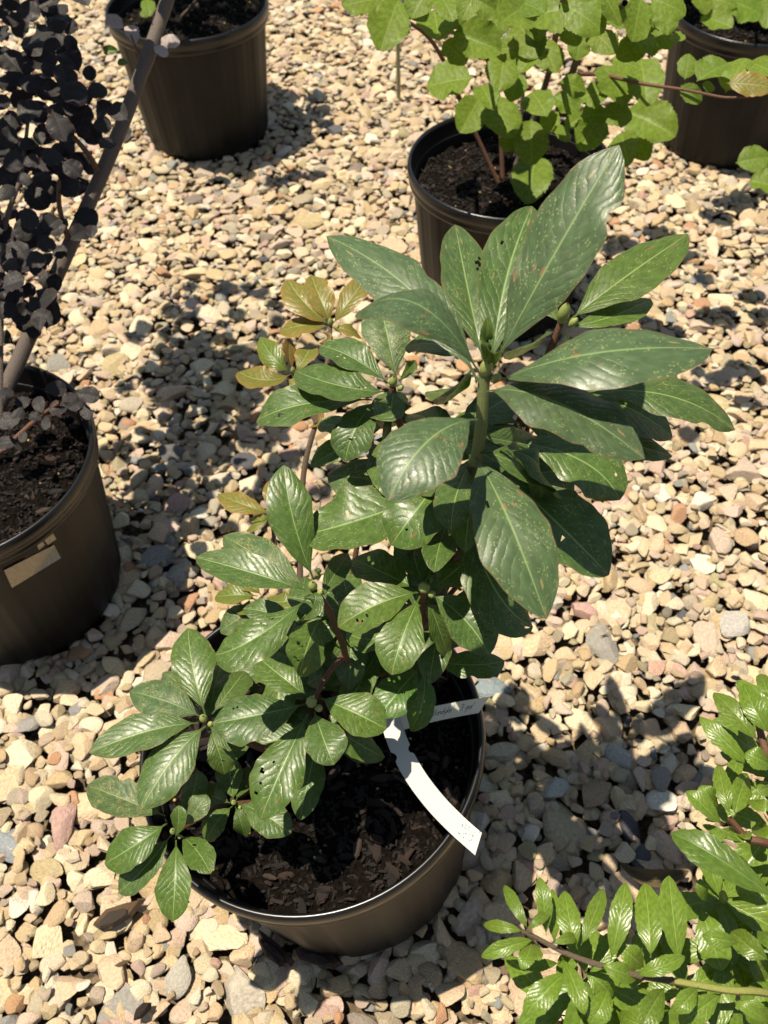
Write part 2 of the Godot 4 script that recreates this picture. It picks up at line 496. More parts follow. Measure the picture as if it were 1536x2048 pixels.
func make_gravel(keep_out: Array) -> void:
	var bed := Node3D.new()
	bed.name = "gravel_ground"
	add_child(bed)
	bed.set_meta("kind", "structure")
	var sheet := PlaneMesh.new()
	sheet.size = Vector2(60, 60)
	part("earth", sheet, M.ground, bed, Transform3D(Basis(), Vector3(0, -0.022, 0)))
	var x0 := -1.45
	var x1 := 1.5
	var z0 := -3.0
	var z1 := 0.35
	var cell := 0.050
	var nx := int((x1 - x0) / cell) + 1
	var grid := {}
	var stones := []      # [x, z, r]
	# stones that stand out in the photograph: px, px, radius, colour
	var named := {}
	for q in [[990, 1366, 0.020, 0.20, 0.25, 0.27], [1330, 1602, 0.018, 0.64, 0.62, 0.54], [1262, 1655, 0.018, 0.07, 0.07, 0.085], [485, 1990, 0.025, 0.42, 0.38, 0.31], [1465, 1245, 0.023, 0.40, 0.385, 0.35], [12, 1682, 0.020, 0.25, 0.28, 0.30], [1165, 1215, 0.018, 0.45, 0.29, 0.25], [1405, 1125, 0.019, 0.64, 0.60, 0.50], [1245, 1505, 0.018, 0.40, 0.41, 0.39], [1115, 1575, 0.015, 0.42, 0.43, 0.41], [1320, 548, 0.022, 0.14, 0.14, 0.145], [490, 915, 0.017, 0.08, 0.08, 0.09], [340, 905, 0.019, 0.15, 0.15, 0.15], [262, 1225, 0.023, 0.44, 0.37, 0.25], [352, 1140, 0.021, 0.36, 0.34, 0.30], [308, 1105, 0.020, 0.24, 0.24, 0.225], [1190, 1582, 0.019, 0.34, 0.25, 0.16], [1365, 1465, 0.018, 0.44, 0.33, 0.22], [1128, 1645, 0.021, 0.40, 0.34, 0.23], [92, 1890, 0.020, 0.60, 0.50, 0.33], [538, 1948, 0.021, 0.60, 0.52, 0.35], [205, 1745, 0.017, 0.58, 0.49, 0.34], [1010, 1505, 0.017, 0.44, 0.40, 0.30], [1175, 1500, 0.016, 0.46, 0.38, 0.23], [960, 1560, 0.017, 0.42, 0.39, 0.29], [355, 1945, 0.019, 0.36, 0.34, 0.29], [230, 1815, 0.021, 0.58, 0.46, 0.32], [1230, 990, 0.018, 0.48, 0.35, 0.30]]:
		var w := at(q[0], q[1], 0.004)
		var fixed := [w.x, w.z, q[2] * 0.92]
		var fk := int((w.z - z0) / cell) * nx + int((w.x - x0) / cell)
		if not grid.has(fk):
			grid[fk] = []
		grid[fk].append(fixed)
		stones.append(fixed)
		named[Vector2(w.x, w.z)] = grained(Color(q[3], q[4], q[5]), 0.85, 0.55, M.grain, M.pit, 0.12)
	for cls in [[0.0225, 260], [0.0185, 1100], [0.0150, 3600], [0.0118, 10000], [0.0088, 30000], [0.0064, 60000], [0.0046, 70000]]:
		for k in int(cls[1]):
			var r: float = cls[0] * rng.randf_range(0.86, 1.14)
			var x := rng.randf_range(x0, x1)
			var z := rng.randf_range(z0, z1)
			var bad := false
			for o in keep_out:
				if (x - o.x) * (x - o.x) + (z - o.y) * (z - o.y) < o.z * o.z:
					bad = true
					break
			if bad:
				continue
			var gx := int((x - x0) / cell)
			var gz := int((z - z0) / cell)
			for dz in [-1, 0, 1]:
				for dx in [-1, 0, 1]:
					var key: int = (gz + dz) * nx + gx + dx
					if grid.has(key):
						for s in grid[key]:
							var rr: float = (r + s[2]) * 0.83
							if (x - s[0]) * (x - s[0]) + (z - s[1]) * (z - s[1]) < rr * rr:
								bad = true
								break
					if bad:
						break
				if bad:
					break
			if bad:
				continue
			var me := [x, z, r]
			var key2 := gz * nx + gx
			if not grid.has(key2):
				grid[key2] = []
			grid[key2].append(me)
			stones.append(me)
	# those that show largest in the photograph become pieces of their own
	var inv := view.transposed()
	for s in stones:
		var q := inv * (Vector3(s[0], 0, s[1]) - EYE)
		var u := q.x / -q.z * F + 768.0
		var v := q.y / q.z * F + 1024.0
		var hidden := (Vector2(u, v) - Vector2(640, 1560)).length() < 330.0 or u < 0.0 or u > 1536.0 or v < 0.0 or v > 2048.0
		s.append(9.0 if named.has(Vector2(s[0], s[1])) else (0.0 if hidden else s[2] / -q.z))
	stones.sort_custom(func(a, b): return a[3] > b[3])
	var shapes := []
	for k in 10:
		shapes.append(stone_mesh(100 + k * 7, 2))
	var tones := []          # a few tones of each colour, as often as the colour comes
	for c in STONE_COLORS:
		var two := []
		for k in 2:
			two.append(grained(vary(Color(c[1], c[2], c[3]), 0.1), 0.85, 0.55, M.grain, M.pit, 0.12))
		for k in int(c[0] + 0.5):
			tones.append(two[k % 2])
	var lots := []
	for k in shapes.size():
		lots.append([[], []])
	for i in stones.size():
		var s: Array = stones[i]
		var t := stone_place(s[0], s[1], s[2], 0.0045 + rng.randf_range(-0.004, 0.002) - 0.42 * s[2])
		if i < 300:
			part("stone", shapes[i % 10], named.get(Vector2(s[0], s[1]), tones[rng.randi() % tones.size()]), bed, t)
		else:
			var lot: Array = lots[rng.randi() % 10]
			lot[0].append(t)
			lot[1].append(stone_color())
	# the stones beneath, seen in the gaps
	for k in 42000:
		var x := rng.randf_range(x0, x1)
		var z := rng.randf_range(z0, z1)
		var r := rng.randf_range(0.007, 0.012)
		var lot: Array = lots[rng.randi() % 10]
		lot[0].append(stone_place(x, z, r, -0.003 - rng.randf() * 0.006))
		lot[1].append(stone_color())
	for k in lots.size():
		var mm := MultiMesh.new()
		mm.transform_format = MultiMesh.TRANSFORM_3D
		mm.use_colors = true
		mm.mesh = shapes[k]
		mm.instance_count = lots[k][0].size()
		for i in lots[k][0].size():
			mm.set_instance_transform(i, lots[k][0][i])
			mm.set_instance_color(i, lots[k][1][i])
		var o := MultiMeshInstance3D.new()
		o.name = "gravel"
		o.multimesh = mm
		o.material_override = M.stone
		o.set_meta("kind", "stuff")
		bed.add_child(o, true)
	# bits of bark and dry stalk caught between the stones
	var bits := MultiMesh.new()
	bits.transform_format = MultiMesh.TRANSFORM_3D
	bits.mesh = chip_mesh(7)
	bits.instance_count = 420
	for i in 420:
		var l := rng.randf_range(0.003, 0.012)
		var bb := Basis(Vector3.UP, rng.randf() * TAU) * Basis(Vector3.RIGHT, rng.randfn() * 0.4) * Basis.from_scale(Vector3(l, l * 0.35, l * rng.randf_range(0.2, 0.7)))
		bits.set_instance_transform(i, Transform3D(bb, Vector3(rng.randf_range(x0, x1), rng.randf_range(0.002, 0.009), rng.randf_range(z0, z1))))
	var bo := MultiMeshInstance3D.new()
	bo.name = "bark_litter"
	bo.multimesh = bits
	bo.material_override = M.wood
	bo.set_meta("kind", "stuff")
	bed.add_child(bo, true)
	print("stones ", stones.size())

func stone_place(x: float, z: float, r: float, y: float) -> Transform3D:
	var b := Basis.from_scale(Vector3(r * rng.randf_range(1.15, 1.55), r * rng.randf_range(0.46, 0.66), r * rng.randf_range(0.95, 1.2)))
	var turn := Basis(Vector3.UP, rng.randf() * TAU) * Basis(Vector3(rng.randfn(), 0.3 * rng.randfn(), rng.randfn()).normalized(), rng.randfn() * 0.20)
	var own := Basis(Vector3(rng.randfn(), rng.randfn(), rng.randfn()).normalized(), rng.randf() * TAU)
	return Transform3D(turn * b * own, Vector3(x, y, z))


# ---------------------------------------------------------------- pots
func chip_mesh(sd: int) -> ArrayMesh:
	var r2 := RandomNumberGenerator.new()
	r2.seed = sd
	var st := SurfaceTool.new()
	st.begin(Mesh.PRIMITIVE_TRIANGLES)
	st.set_smooth_group(-1)
	var ring := []
	var n := 7
	for k in n:
		var a := TAU * k / n
		ring.append(Vector3(cos(a) * r2.randf_range(0.7, 1.2), 0, sin(a) * r2.randf_range(0.3, 0.6)))
	var hi := []
	var lo := []
	for q in ring:
		hi.append(q * 0.82 + Vector3(0, r2.randf_range(0.1, 0.28), 0))
		lo.append(q + Vector3(0, r2.randf_range(-0.2, -0.05), 0))
	for k in n:
		var j := (k + 1) % n
		for q in [Vector3(0, 0.22, 0), hi[k], hi[j], hi[k], lo[j], hi[j], hi[k], lo[k], lo[j], Vector3(0, -0.2, 0), lo[j], lo[k]]:
			st.add_vertex(q)
	st.generate_normals()
	return st.commit()

func ribs(a: float, k: int) -> float:
	if k == 0 or k > 8:
		return 0.0
	var f := fposmod(a / TAU * 18.0, 1.0)
	var step := smoothstep(0.0, 0.05, f) * (1.0 - smoothstep(0.50, 0.55, f))
	var out := 0.0013 * step * (1.0 if k > 2 else 0.4)
	if k <= 2:                                   # drain notches round the foot
		var g := fposmod(a / TAU * 8.0, 1.0)
		if absf(g - 0.5) < 0.09:
			out -= 0.012
	return out

func soil_lift(x: float, z: float, sd: int) -> float:
	return 0.009 * noise.get_noise_2d(x * 1500.0 + sd * 77.0, z * 1500.0) + 0.004 * noise.get_noise_2d(x * 6000.0, z * 6000.0 + sd) + 0.010 * (1.0 - (x * x + z * z) / 0.016)

var chips := []

func make_pot(label: String, where: Vector3, tilt: Basis, soil_depth: float, n_chips: int, sd: int, size := 1.0) -> Node3D:
	# where: the centre of the rim's upper edge
	var pot := thing("nursery_pot", label, "pot", where - tilt.y * 0.24 * size, "black plastic nursery pots on the gravel")
	pot.basis = tilt.scaled(Vector3.ONE * size)
	if not M.has("pot_wall"):
		var prof := [[0.0, 0.004], [0.112, 0.0], [0.114, 0.012], [0.1155, 0.016], [0.1195, 0.06], [0.1245, 0.11], [0.1295, 0.165], [0.1325, 0.20], [0.1342, 0.2135], [0.1345, 0.2140], [0.1332, 0.2155], [0.1310, 0.2150], [0.1285, 0.19], [0.1245, 0.14], [0.118, 0.06], [0.1135, 0.010], [0.0, 0.010]]
		M.pot_wall = lathe(prof, 216, true)
		# rolled rim: two beads with a groove between
		var rp := [[0.1330, 0.2128], [0.1375, 0.2118], [0.1405, 0.2132], [0.1412, 0.2165], [0.1402, 0.2185], [0.1398, 0.2225], [0.1416, 0.2245], [0.1432, 0.2295], [0.1430, 0.2350], [0.1418, 0.2388], [0.1398, 0.2400], [0.1378, 0.2388], [0.1366, 0.2350], [0.1358, 0.2280], [0.1340, 0.2200], [0.1322, 0.2140]]
		M.pot_rim = lathe(rp, 120)
		for k in 8:
			chips.append(chip_mesh(40 + k))
	part("wall", M.pot_wall, M.plastic, pot)
	part("rim", M.pot_rim, M.rim, pot)
	# soil: an uneven disc
	var r2 := RandomNumberGenerator.new()
	r2.seed = sd
	var y0 := 0.24 - soil_depth
	var rad := 0.1325 - soil_depth * 0.09
	var sp := PackedVector3Array()
	var suv := PackedVector2Array()
	for k in 24:
		for s in 49:
			var a := TAU * s / 48
			var r := rad * float(23 - k) / 23.0
			sp.append(Vector3(cos(a) * r, y0 + soil_lift(cos(a) * r, sin(a) * r, sd), sin(a) * r))
			suv.append(Vector2(cos(a), sin(a)) * r)
	var soil := part("soil", grid_mesh(sp, suv, 24, 49), M.soil, pot)
	for k in n_chips:
		var a := r2.randf() * TAU
		var r := rad * 0.97 * sqrt(r2.randf())
		var q := Vector3(cos(a) * r, 0, sin(a) * r)
		q.y = y0 + soil_lift(q.x, q.z, sd) + 0.0015
		var l := r2.randf_range(0.0030, 0.0095) * (1.0 if k % 5 else 1.5)
		var b := Basis(Vector3.UP, r2.randf() * TAU) * Basis(Vector3(r2.randfn(), 0, r2.randfn()).normalized(), r2.randfn() * 0.35) * Basis.from_scale(Vector3(l, l * 0.6, l * r2.randf_range(0.6, 1.1)))
		part("bark_chip", chips[k % 8], M.bark[r2.randi() % 6 if k % 4 else 1 + 2 * (k % 2)], soil, Transform3D(b, q))
	# crumbs and slow-release pellets too small to pick apart
	for kind in [["crumb", 2200, M.bark[0], chips[2]], ["bark_crumb", 500, M.bark[1], chips[5]], ["fertilizer_pellet", 36, M.prill, null]]:
		var mm := MultiMesh.new()
		mm.transform_format = MultiMesh.TRANSFORM_3D
		if kind[3]:
			mm.mesh = kind[3]
		else:
			var sm := SphereMesh.new()
			sm.radius = 1.0
			sm.height = 2.0
			sm.radial_segments = 10
			sm.rings = 6
			mm.mesh = sm
		mm.instance_count = kind[1]
		for k in int(kind[1]):
			var a := r2.randf() * TAU
			var r := rad * 0.98 * sqrt(r2.randf())
			var l := r2.randf_range(0.0012, 0.0042) if kind[3] else r2.randf_range(0.0011, 0.0016)
			var q := Vector3(cos(a) * r, 0, sin(a) * r)
			q.y = y0 + soil_lift(q.x, q.z, sd) + l * 0.3
			mm.set_instance_transform(k, Transform3D(Basis(Vector3(r2.randfn(), r2.randfn(), r2.randfn()).normalized(), r2.randf() * TAU).scaled(Vector3.ONE * l), q))
		var o := MultiMeshInstance3D.new()
		o.name = kind[0]
		o.multimesh = mm
		o.material_override = kind[2]
		o.set_meta("kind", "stuff")
		soil.add_child(o, true)
	return pot


# ---------------------------------------------------------------- the azalea
func bud(parent: Node3D, p: Vector3, dir: Vector3, l: float, r: float) -> void:
	var prof := []
	for k in 9:
		var t := k / 8.0
		prof.append([r * pow(sin(PI * (0.12 + 0.88 * t)), 0.8) * (1.0 if t < 1.0 else 0.0), l * t])
	var y := dir.normalized()
	var x := y.cross(Vector3(0.2, 0.1, 1)).normalized()
	part("bud", lathe(prof, 8), M.bud, parent, Transform3D(Basis(x, y, x.cross(y)), p))

func whorl(W: Dictionary, k: String) -> Vector3:
	return at(W[k][0], W[k][1], W[k][2])

func make_azalea() -> void:
	var base := Vector3(-0.055, 0.195, -0.345)
	var shrub := thing("azalea_shrub", "tall green azalea with long leathery leaves growing from the white-tagged pot", "shrub", Vector3.ZERO)
	var dark := Color(1, 1, 1)
	var W := {
		"top": [968, 752, 0.600], "second": [1122, 645, 0.545], "low": [945, 912, 0.555], "left": [785, 772, 0.500], "neck": [845, 1325, 0.335],
		"five": [625, 1178, 0.430], "six": [847, 1181, 0.420], "eight": [623, 1409, 0.335], "nine": [408, 1441, 0.310], "ten": [347, 1665, 0.275], "eleven": [468, 1607, 0.255],
		"or1": [661, 652, 0.430], "or2": [586, 746, 0.415], "or3": [543, 1030, 0.350], "or4": [520, 1195, 0.300], "in": [690, 1330, 0.300], "mid": [900, 935, 0.475],
	}
	# stems: each from where it leaves the wood to its whorl; px, px, height
	var fork := at(872, 1330, 0.315)
	var fork2 := at(893, 1110, 0.425)
	var fork3 := at(952, 915, 0.548)
	var lower := at(690, 1310, 0.345)
	var wood := [
		["trunk", [base, base.lerp(fork, 0.5) + Vector3(0.004, 0, 0.004), fork, at(886, 1180, 0.385), fork2], 0.0044, 0.0030, M.stem_brown],
		["stem", [fork2, at(918, 1010, 0.49), fork3], 0.0030, 0.0032, M.stem_brown],
		["stem", [fork3 - Vector3(0, 0.004, 0), at(962, 850, 0.573), whorl(W, "top") + Vector3(0, 0.002, 0)], 0.0036, 0.0031, M.stem_green],
		["stem", [fork2, at(1010, 900, 0.47), at(1080, 750, 0.51), whorl(W, "second")], 0.0032, 0.0022, M.stem_red],
		["stem", [fork2, at(850, 960, 0.45), at(800, 850, 0.475), whorl(W, "left")], 0.0032, 0.0022, M.stem_red],
		["stem", [base + Vector3(-0.008, 0.004, 0), at(705, 1400, 0.28), lower, at(684, 1285, 0.365), at(655, 1215, 0.408), whorl(W, "five")], 0.0030, 0.0020, M.stem_red],
		["stem", [lower, at(658, 1345, 0.338), whorl(W, "eight")], 0.0026, 0.0018, M.stem_red],
		["stem", [fork, at(848, 1240, 0.375), whorl(W, "six")], 0.0028, 0.0020, M.stem_red],
		["stem", [fork, whorl(W, "neck")], 0.0022, 0.0016, M.stem_red],
		["stem", [base + Vector3(-0.012, 0, 0.006), at(540, 1500, 0.27), at(450, 1462, 0.30), whorl(W, "nine")], 0.0036, 0.0020, M.stem_red],
		["stem", [base + Vector3(-0.014, 0, 0.010), at(480, 1590, 0.24), at(390, 1640, 0.262), whorl(W, "ten")], 0.0034, 0.0018, M.stem_red],
		["stem", [base + Vector3(-0.010, 0, 0.014), at(560, 1590, 0.225), whorl(W, "eleven")], 0.0026, 0.0016, M.stem_red],
		["stem", [base + Vector3(-0.02, 0, -0.03), at(600, 1150, 0.28), at(607, 950, 0.345), at(636, 830, 0.385), at(655, 720, 0.415), whorl(W, "or1")], 0.0030, 0.0017, M.stem_brown],
		["stem", [at(633, 845, 0.382), at(600, 790, 0.40), whorl(W, "or2")], 0.0020, 0.0015, M.stem_brown],
		["stem", [base + Vector3(-0.03, 0, -0.02), at(560, 1180, 0.29), whorl(W, "or3")], 0.0024, 0.0015, M.stem_brown],
		["stem", [base + Vector3(-0.03, 0, -0.01), at(600, 1290, 0.26), whorl(W, "or4")], 0.0022, 0.0015, M.stem_brown],
		["stem", [base, at(690, 1390, 0.265), whorl(W, "in")], 0.0024, 0.0015, M.stem_red],
	]
	for w in wood:
		part(w[0], tube(w[1], w[2], w[3], 9, 0.12), w[4], shrub)
	# leaves: whorl, material, tint, [base, middle, tip in the photograph, width], options
	var A: Material = M.azalea
	var B: Material = M.azalea_b
	var D: Material = M.azalea_dusty
	var C: Material = M.azalea_clean
	var O: Material = M.orange
	var g := Color(1, 1, 1)
	var Mo: Material = M.azalea_mottled
	var yellow := Color(0.75, 1.25, 0.9)
	var ochre := Color(1.0, 1.0, 1.0)
	var H := [[0.68, 0.62, 0.06], [0.74, 0.60, 0.03], [0.64, 0.70, 0.035], [0.70, 0.70, 0.028]]
	var H2 := [[0.30, 0.52, 0.045], [0.72, 0.58, 0.05], [0.62, 0.60, 0.035], [0.70, 0.78, 0.05], [0.62, 0.80, 0.03]]
	var H3 := [[0.75, 0.72, 0.03], [0.82, 0.60, 0.035], [0.7, 0.5, 0.03], [0.8, 0.8, 0.03]]
	var L := [
		["top", D, g, [990, 728, 1105, 515, 1238, 290, 152], {"pref": 0.035, "arch": 0.004, "fold": 0.10, "curl": 0.16}],
		["top", A, g, [984, 735, 1012, 560, 1064, 412, 122], {"pref": 0.02, "holes": [[0.28, 0.72, 0.03]]}],
		["top", A, g, [966, 720, 938, 590, 910, 449, 104], {"pref": 0.01, "holes": [[0.80, 0.70, 0.06], [0.84, 0.62, 0.03], [0.76, 0.66, 0.02]]}],
		["top", D, g, [955, 762, 830, 588, 653, 472, 118], {"pref": 0.0, "hi": 0.135, "arch": 0.010, "fold": 0.1, "roll": -0.25}],
		["top", D, g, [965, 758, 838, 610, 712, 628, 100], {"pref": 0.012, "h": 0.622, "arch": 0.026, "fold": 0.12, "roll": 0.15}],
		["top", D, g, [955, 838, 858, 880, 776, 1003, 150], {"pref": -0.01, "arch": 0.012, "fold": 0.08, "curl": 0.2}],
		["top", D, g, [968, 783, 1110, 803, 1290, 918, 122], {"pref": 0.00, "arch": 0.012, "fold": 0.08, "curl": 0.15, "bite": 0.25}],
		["top", D, g, [985, 768, 1180, 708, 1425, 698, 118], {"pref": 0.00, "arch": 0.02, "fold": 0.12}],
		["top", C, g, [972, 745, 972, 690, 976, 632, 24], {"pref": 0.04, "fold": 0.5, "lo": 0.03}],
		["top", C, g, [982, 742, 995, 715, 1006, 690, 16], {"pref": 0.03, "fold": 0.5, "lo": 0.015}],
		["top", C, g, [976, 742, 980, 712, 972, 684, 14], {"pref": 0.03, "fold": 0.5, "lo": 0.015}],
		["low", D, g, [952, 915, 1015, 1035, 1093, 1238, 152], {"pref": -0.015, "arch": 0.016, "fold": 0.06, "curl": 0.12}],
		["low", A, g, [960, 872, 1030, 885, 1094, 897, 62], {"pref": -0.01, "roll": 0.5}],
		["low", B, g, [962, 905, 1050, 940, 1078, 1003, 118], {"pref": -0.03, "arch": 0.018}],
		["low", A, g, [1010, 900, 1075, 930, 1078, 1002, 60], {"pref": -0.04, "arch": 0.02, "lo": 0.03}],
		["low", A, g, [985, 925, 1108, 1040, 1218, 1150, 132], {"pref": -0.02, "holes": [[0.62, 0.62, 0.03]], "h": 0.52}],
		["low", B, g, [1010, 880, 1160, 920, 1240, 1000, 106], {"pref": -0.02, "holes": [[0.3, 0.8, 0.025]], "h": 0.53}],
		["low", A, g, [1040, 890, 1110, 940, 1136, 1012, 44], {"pref": -0.03, "h": 0.50, "lo": 0.03}],
		["low", A, g, [930, 1010, 985, 1170, 1066, 1254, 128], {"pref": -0.03, "h": 0.46, "holes": [[0.8, 0.84, 0.025], [0.68, 0.93, 0.03]]}],
		["low", A, g, [945, 915, 914, 985, 902, 1062, 84], {"pref": -0.02, "h": 0.53}],
		["low", C, g, [950, 920, 940, 1005, 930, 1105, 78], {"pref": -0.03, "h": 0.51}],
		["low", B, g, [905, 1015, 882, 1080, 868, 1145, 66], {"pref": -0.02, "h": 0.455}],
		["low", C, g, [940, 908, 935, 960, 922, 1010, 70], {"pref": -0.02, "h": 0.525, "lo": 0.03}],
		["low", A, g, [1100, 880, 1230, 885, 1345, 912, 62], {"pref": -0.02, "h": 0.50}],
		["second", C, g, [1140, 640, 1245, 558, 1376, 468, 104], {"pref": 0.02, "fold": 0.16}],
		["second", C, g, [1135, 655, 1225, 632, 1301, 597, 62], {"pref": 0.00}],
		["second", B, g, [1125, 650, 1085, 600, 1070, 560, 60], {"pref": 0.02}],
		["second", A, g, [1115, 660, 1060, 690, 1020, 720, 66], {"pref": -0.02}],
		["second", A, g, [1130, 660, 1150, 720, 1180, 760, 70], {"pref": -0.03}],
		["second", B, g, [1130, 770, 1245, 772, 1350, 716, 96], {"pref": 0.0, "h": 0.52}],
		["second", A, g, [1160, 790, 1330, 790, 1470, 860, 86], {"pref": -0.015, "h": 0.53, "arch": 0.014, "bite": 0.3}],
		["second", A, g, [1160, 785, 1255, 815, 1345, 872, 98], {"pref": -0.02, "h": 0.515}],
		["left", A, g, [779, 768, 706, 716, 641, 692, 66], {"pref": 0.006}],
		["left", B, g, [776, 784, 682, 772, 591, 742, 80], {"pref": 0.0, "holes": [[0.55, 0.30, 0.04], [0.62, 0.24, 0.03]]}],
		["left", A, g, [745, 800, 610, 808, 513, 842, 74], {"pref": -0.02, "h": 0.485, "arch": 0.012}],
		["left", Mo, g, [793, 759, 775, 672, 758, 598, 98], {"pref": 0.02, "holes": [[0.8, 0.45, 0.03], [0.72, 0.28, 0.03]]}],
		["left", A, g, [752, 800, 712, 855, 690, 923, 88], {"pref": -0.02, "h": 0.485}],
		["left", A, g, [786, 778, 782, 822, 776, 858, 104], {"pref": -0.03, "arch": 0.014, "lo": 0.045}],
		["left", C, g, [795, 765, 815, 742, 832, 721, 24], {"pref": 0.02, "lo": 0.03, "roll": 0.9}],
		["left", A, g, [945, 722, 880, 690, 812, 692, 74], {"pref": 0.0, "h": 0.565}],
		["left", B, g, [948, 740, 915, 770, 886, 808, 76], {"pref": -0.02, "h": 0.54, "holes": [[0.4, 0.6, 0.03]]}],
		["left", A, g, [935, 770, 900, 785, 853, 783, 48], {"pref": -0.02, "h": 0.50}],
		["left", A, g, [790, 820, 765, 880, 756, 928, 36], {"pref": -0.03, "h": 0.48, "roll": 0.6}],
		["mid", C, g, [907, 924, 842, 1008, 782, 1090, 130], {"pref": -0.01, "fold": 0.1, "arch": 0.010}],
		["mid", B, g, [862, 985, 730, 1036, 606, 1070, 122], {"pref": -0.01, "h": 0.455, "fold": 0.1, "holes": [[0.66, 0.62, 0.045], [0.60, 0.52, 0.02], [0.52, 0.60, 0.03]]}],
		["mid", Mo, g, [850, 965, 755, 958, 655, 950, 90], {"pref": -0.01, "h": 0.445}],
		["mid", A, g, [925, 950, 930, 1010, 945, 1070, 70], {"pref": -0.03, "h": 0.465}],
		["five", C, g, [628, 1160, 588, 1045, 567, 930, 92], {"pref": 0.02, "fold": 0.2}],
		["five", A, g, [610, 1180, 505, 1146, 391, 1114, 74], {"pref": 0.0}],
		["five", Mo, g, [614, 1174, 528, 1120, 447, 1071, 76], {"pref": 0.0, "h": 0.42}],
		["five", B, g, [615, 1195, 512, 1275, 429, 1310, 92], {"pref": -0.01, "holes": [[0.72, 0.30, 0.04], [0.78, 0.38, 0.04], [0.70, 0.44, 0.025]]}],
		["five", A, g, [630, 1180, 628, 1210, 610, 1240, 68], {"pref": -0.02, "arch": 0.012, "lo": 0.03}],
		["five", A, g, [640, 1200, 668, 1150, 697, 1108, 46], {"pref": 0.0, "roll": 0.5}],
		["five", C, g, [645, 1225, 618, 1285, 598, 1352, 88], {"pref": -0.02, "h": 0.40, "holes": H2}],
		["five", C, g, [632, 1165, 640, 1150, 632, 1136, 10], {"pref": 0.02, "lo": 0.012}],
		["six", C, g, [838, 1184, 756, 1208, 676, 1254, 90], {"pref": -0.01, "fold": 0.16}],
		["six", C, g, [840, 1192, 806, 1272, 783, 1350, 94], {"pref": -0.01}],
		["six", C, g, [856, 1200, 876, 1252, 897, 1314, 52], {"pref": -0.02, "h": 0.41}],
		["six", A, g, [861, 1187, 928, 1238, 979, 1311, 108], {"pref": -0.01}],
		["six", C, g, [861, 1181, 912, 1140, 961, 1099, 88], {"pref": 0.0}],
		["six", C, g, [846, 1172, 830, 1118, 824, 1070, 82], {"pref": 0.0, "h": 0.415}],
		["six", C, g, [834, 1177, 766, 1145, 706, 1117, 76], {"pref": -0.01, "h": 0.41}],
		["six", C, g, [830, 1235, 760, 1276, 692, 1266, 56], {"pref": -0.01, "h": 0.36}],
		["six", C, g, [856, 1176, 862, 1160, 868, 1150, 12], {"pref": 0.01, "lo": 0.008}],
		["neck", B, g, [852, 1318, 938, 1330, 1009, 1321, 62], {"pref": 0.0}],
		["neck", C, yellow, [840, 1334, 798, 1382, 757, 1434, 84], {"pref": -0.01}],
		["neck", C, yellow, [846, 1336, 846, 1400, 821, 1462, 58], {"pref": -0.02}],
		["neck", C, g, [838, 1322, 790, 1330, 740, 1340, 50], {"pref": -0.02, "h": 0.315}],
		["eight", A, g, [611, 1408, 515, 1430, 424, 1447, 98], {"pref": 0.0}],
		["eight", C, g, [637, 1395, 708, 1425, 773, 1458, 92], {"pref": 0.0}],
		["eight", A, g, [629, 1423, 646, 1475, 668, 1530, 86], {"pref": -0.01, "arch": 0.010}],
		["eight", C, g, [616, 1428, 566, 1532, 520, 1640, 100], {"pref": -0.015, "holes": H3}],
		["eight", C, g, [617, 1394, 562, 1352, 514, 1312, 78], {"pref": 0.0}],
		["eight", C, g, [634, 1378, 684, 1368, 732, 1374, 50], {"pref": -0.01, "h": 0.315}],
		["eight", C, g, [650, 1440, 705, 1480, 770, 1515, 62], {"pref": -0.03, "h": 0.30}],
		["eight", C, g, [640, 1375, 660, 1340, 662, 1300, 44], {"pref": 0.0, "h": 0.32}],
		["nine", B, g, [410, 1428, 386, 1338, 376, 1256, 92], {"pref": 0.01, "fold": 0.12}],
		["nine", Mo, g, [402, 1434, 336, 1404, 259, 1382, 82], {"pref": 0.0, "h": 0.305}],
		["nine", A, g, [397, 1446, 297, 1462, 178, 1506, 76], {"pref": -0.005}],
		["nine", A, g, [411, 1452, 346, 1518, 281, 1621, 92], {"pref": -0.01, "fold": 0.12}],
		["nine", A, g, [415, 1450, 455, 1475, 490, 1487, 64], {"pref": -0.01, "lo": 0.03}],
		["nine", C, g, [418, 1460, 438, 1505, 449, 1549, 74], {"pref": -0.02, "h": 0.30, "lo": 0.035}],
		["nine", B, g, [424, 1428, 462, 1378, 490, 1342, 66], {"pref": 0.0, "h": 0.30}],
		["nine", C, g, [420, 1425, 430, 1370, 445, 1325, 44], {"pref": 0.0, "h": 0.29}],
		["nine", Mo, g, [400, 1425, 365, 1375, 325, 1345, 44], {"pref": 0.0, "h": 0.29}],
		["ten", Mo, g, [331, 1632, 252, 1600, 175, 1570, 84], {"pref": 0.0}],
		["ten", C, g, [334, 1646, 270, 1690, 209, 1728, 92], {"pref": -0.01}],
		["ten", A, g, [342, 1670, 292, 1732, 237, 1786, 64], {"pref": -0.015, "h": 0.262}],
		["ten", C, g, [352, 1680, 350, 1762, 345, 1843, 72], {"pref": -0.01, "fold": 0.18}],
		["ten", C, g, [360, 1670, 394, 1702, 421, 1748, 64], {"pref": -0.01, "h": 0.268}],
		["ten", Mo, g, [364, 1655, 392, 1620, 413, 1589, 46], {"pref": 0.015, "lo": 0.03}],
		["ten", C, g, [350, 1678, 357, 1642, 356, 1611, 32], {"pref": 0.025, "lo": 0.025}],
		["ten", C, g, [360, 1650, 385, 1590, 395, 1540, 50], {"pref": 0.0, "h": 0.25}],
		["eleven", C, g, [465, 1612, 434, 1644, 412, 1682, 66], {"pref": -0.01, "lo": 0.03}],
		["eleven", C, g, [474, 1608, 500, 1628, 528, 1660, 52], {"pref": -0.01, "lo": 0.03}],
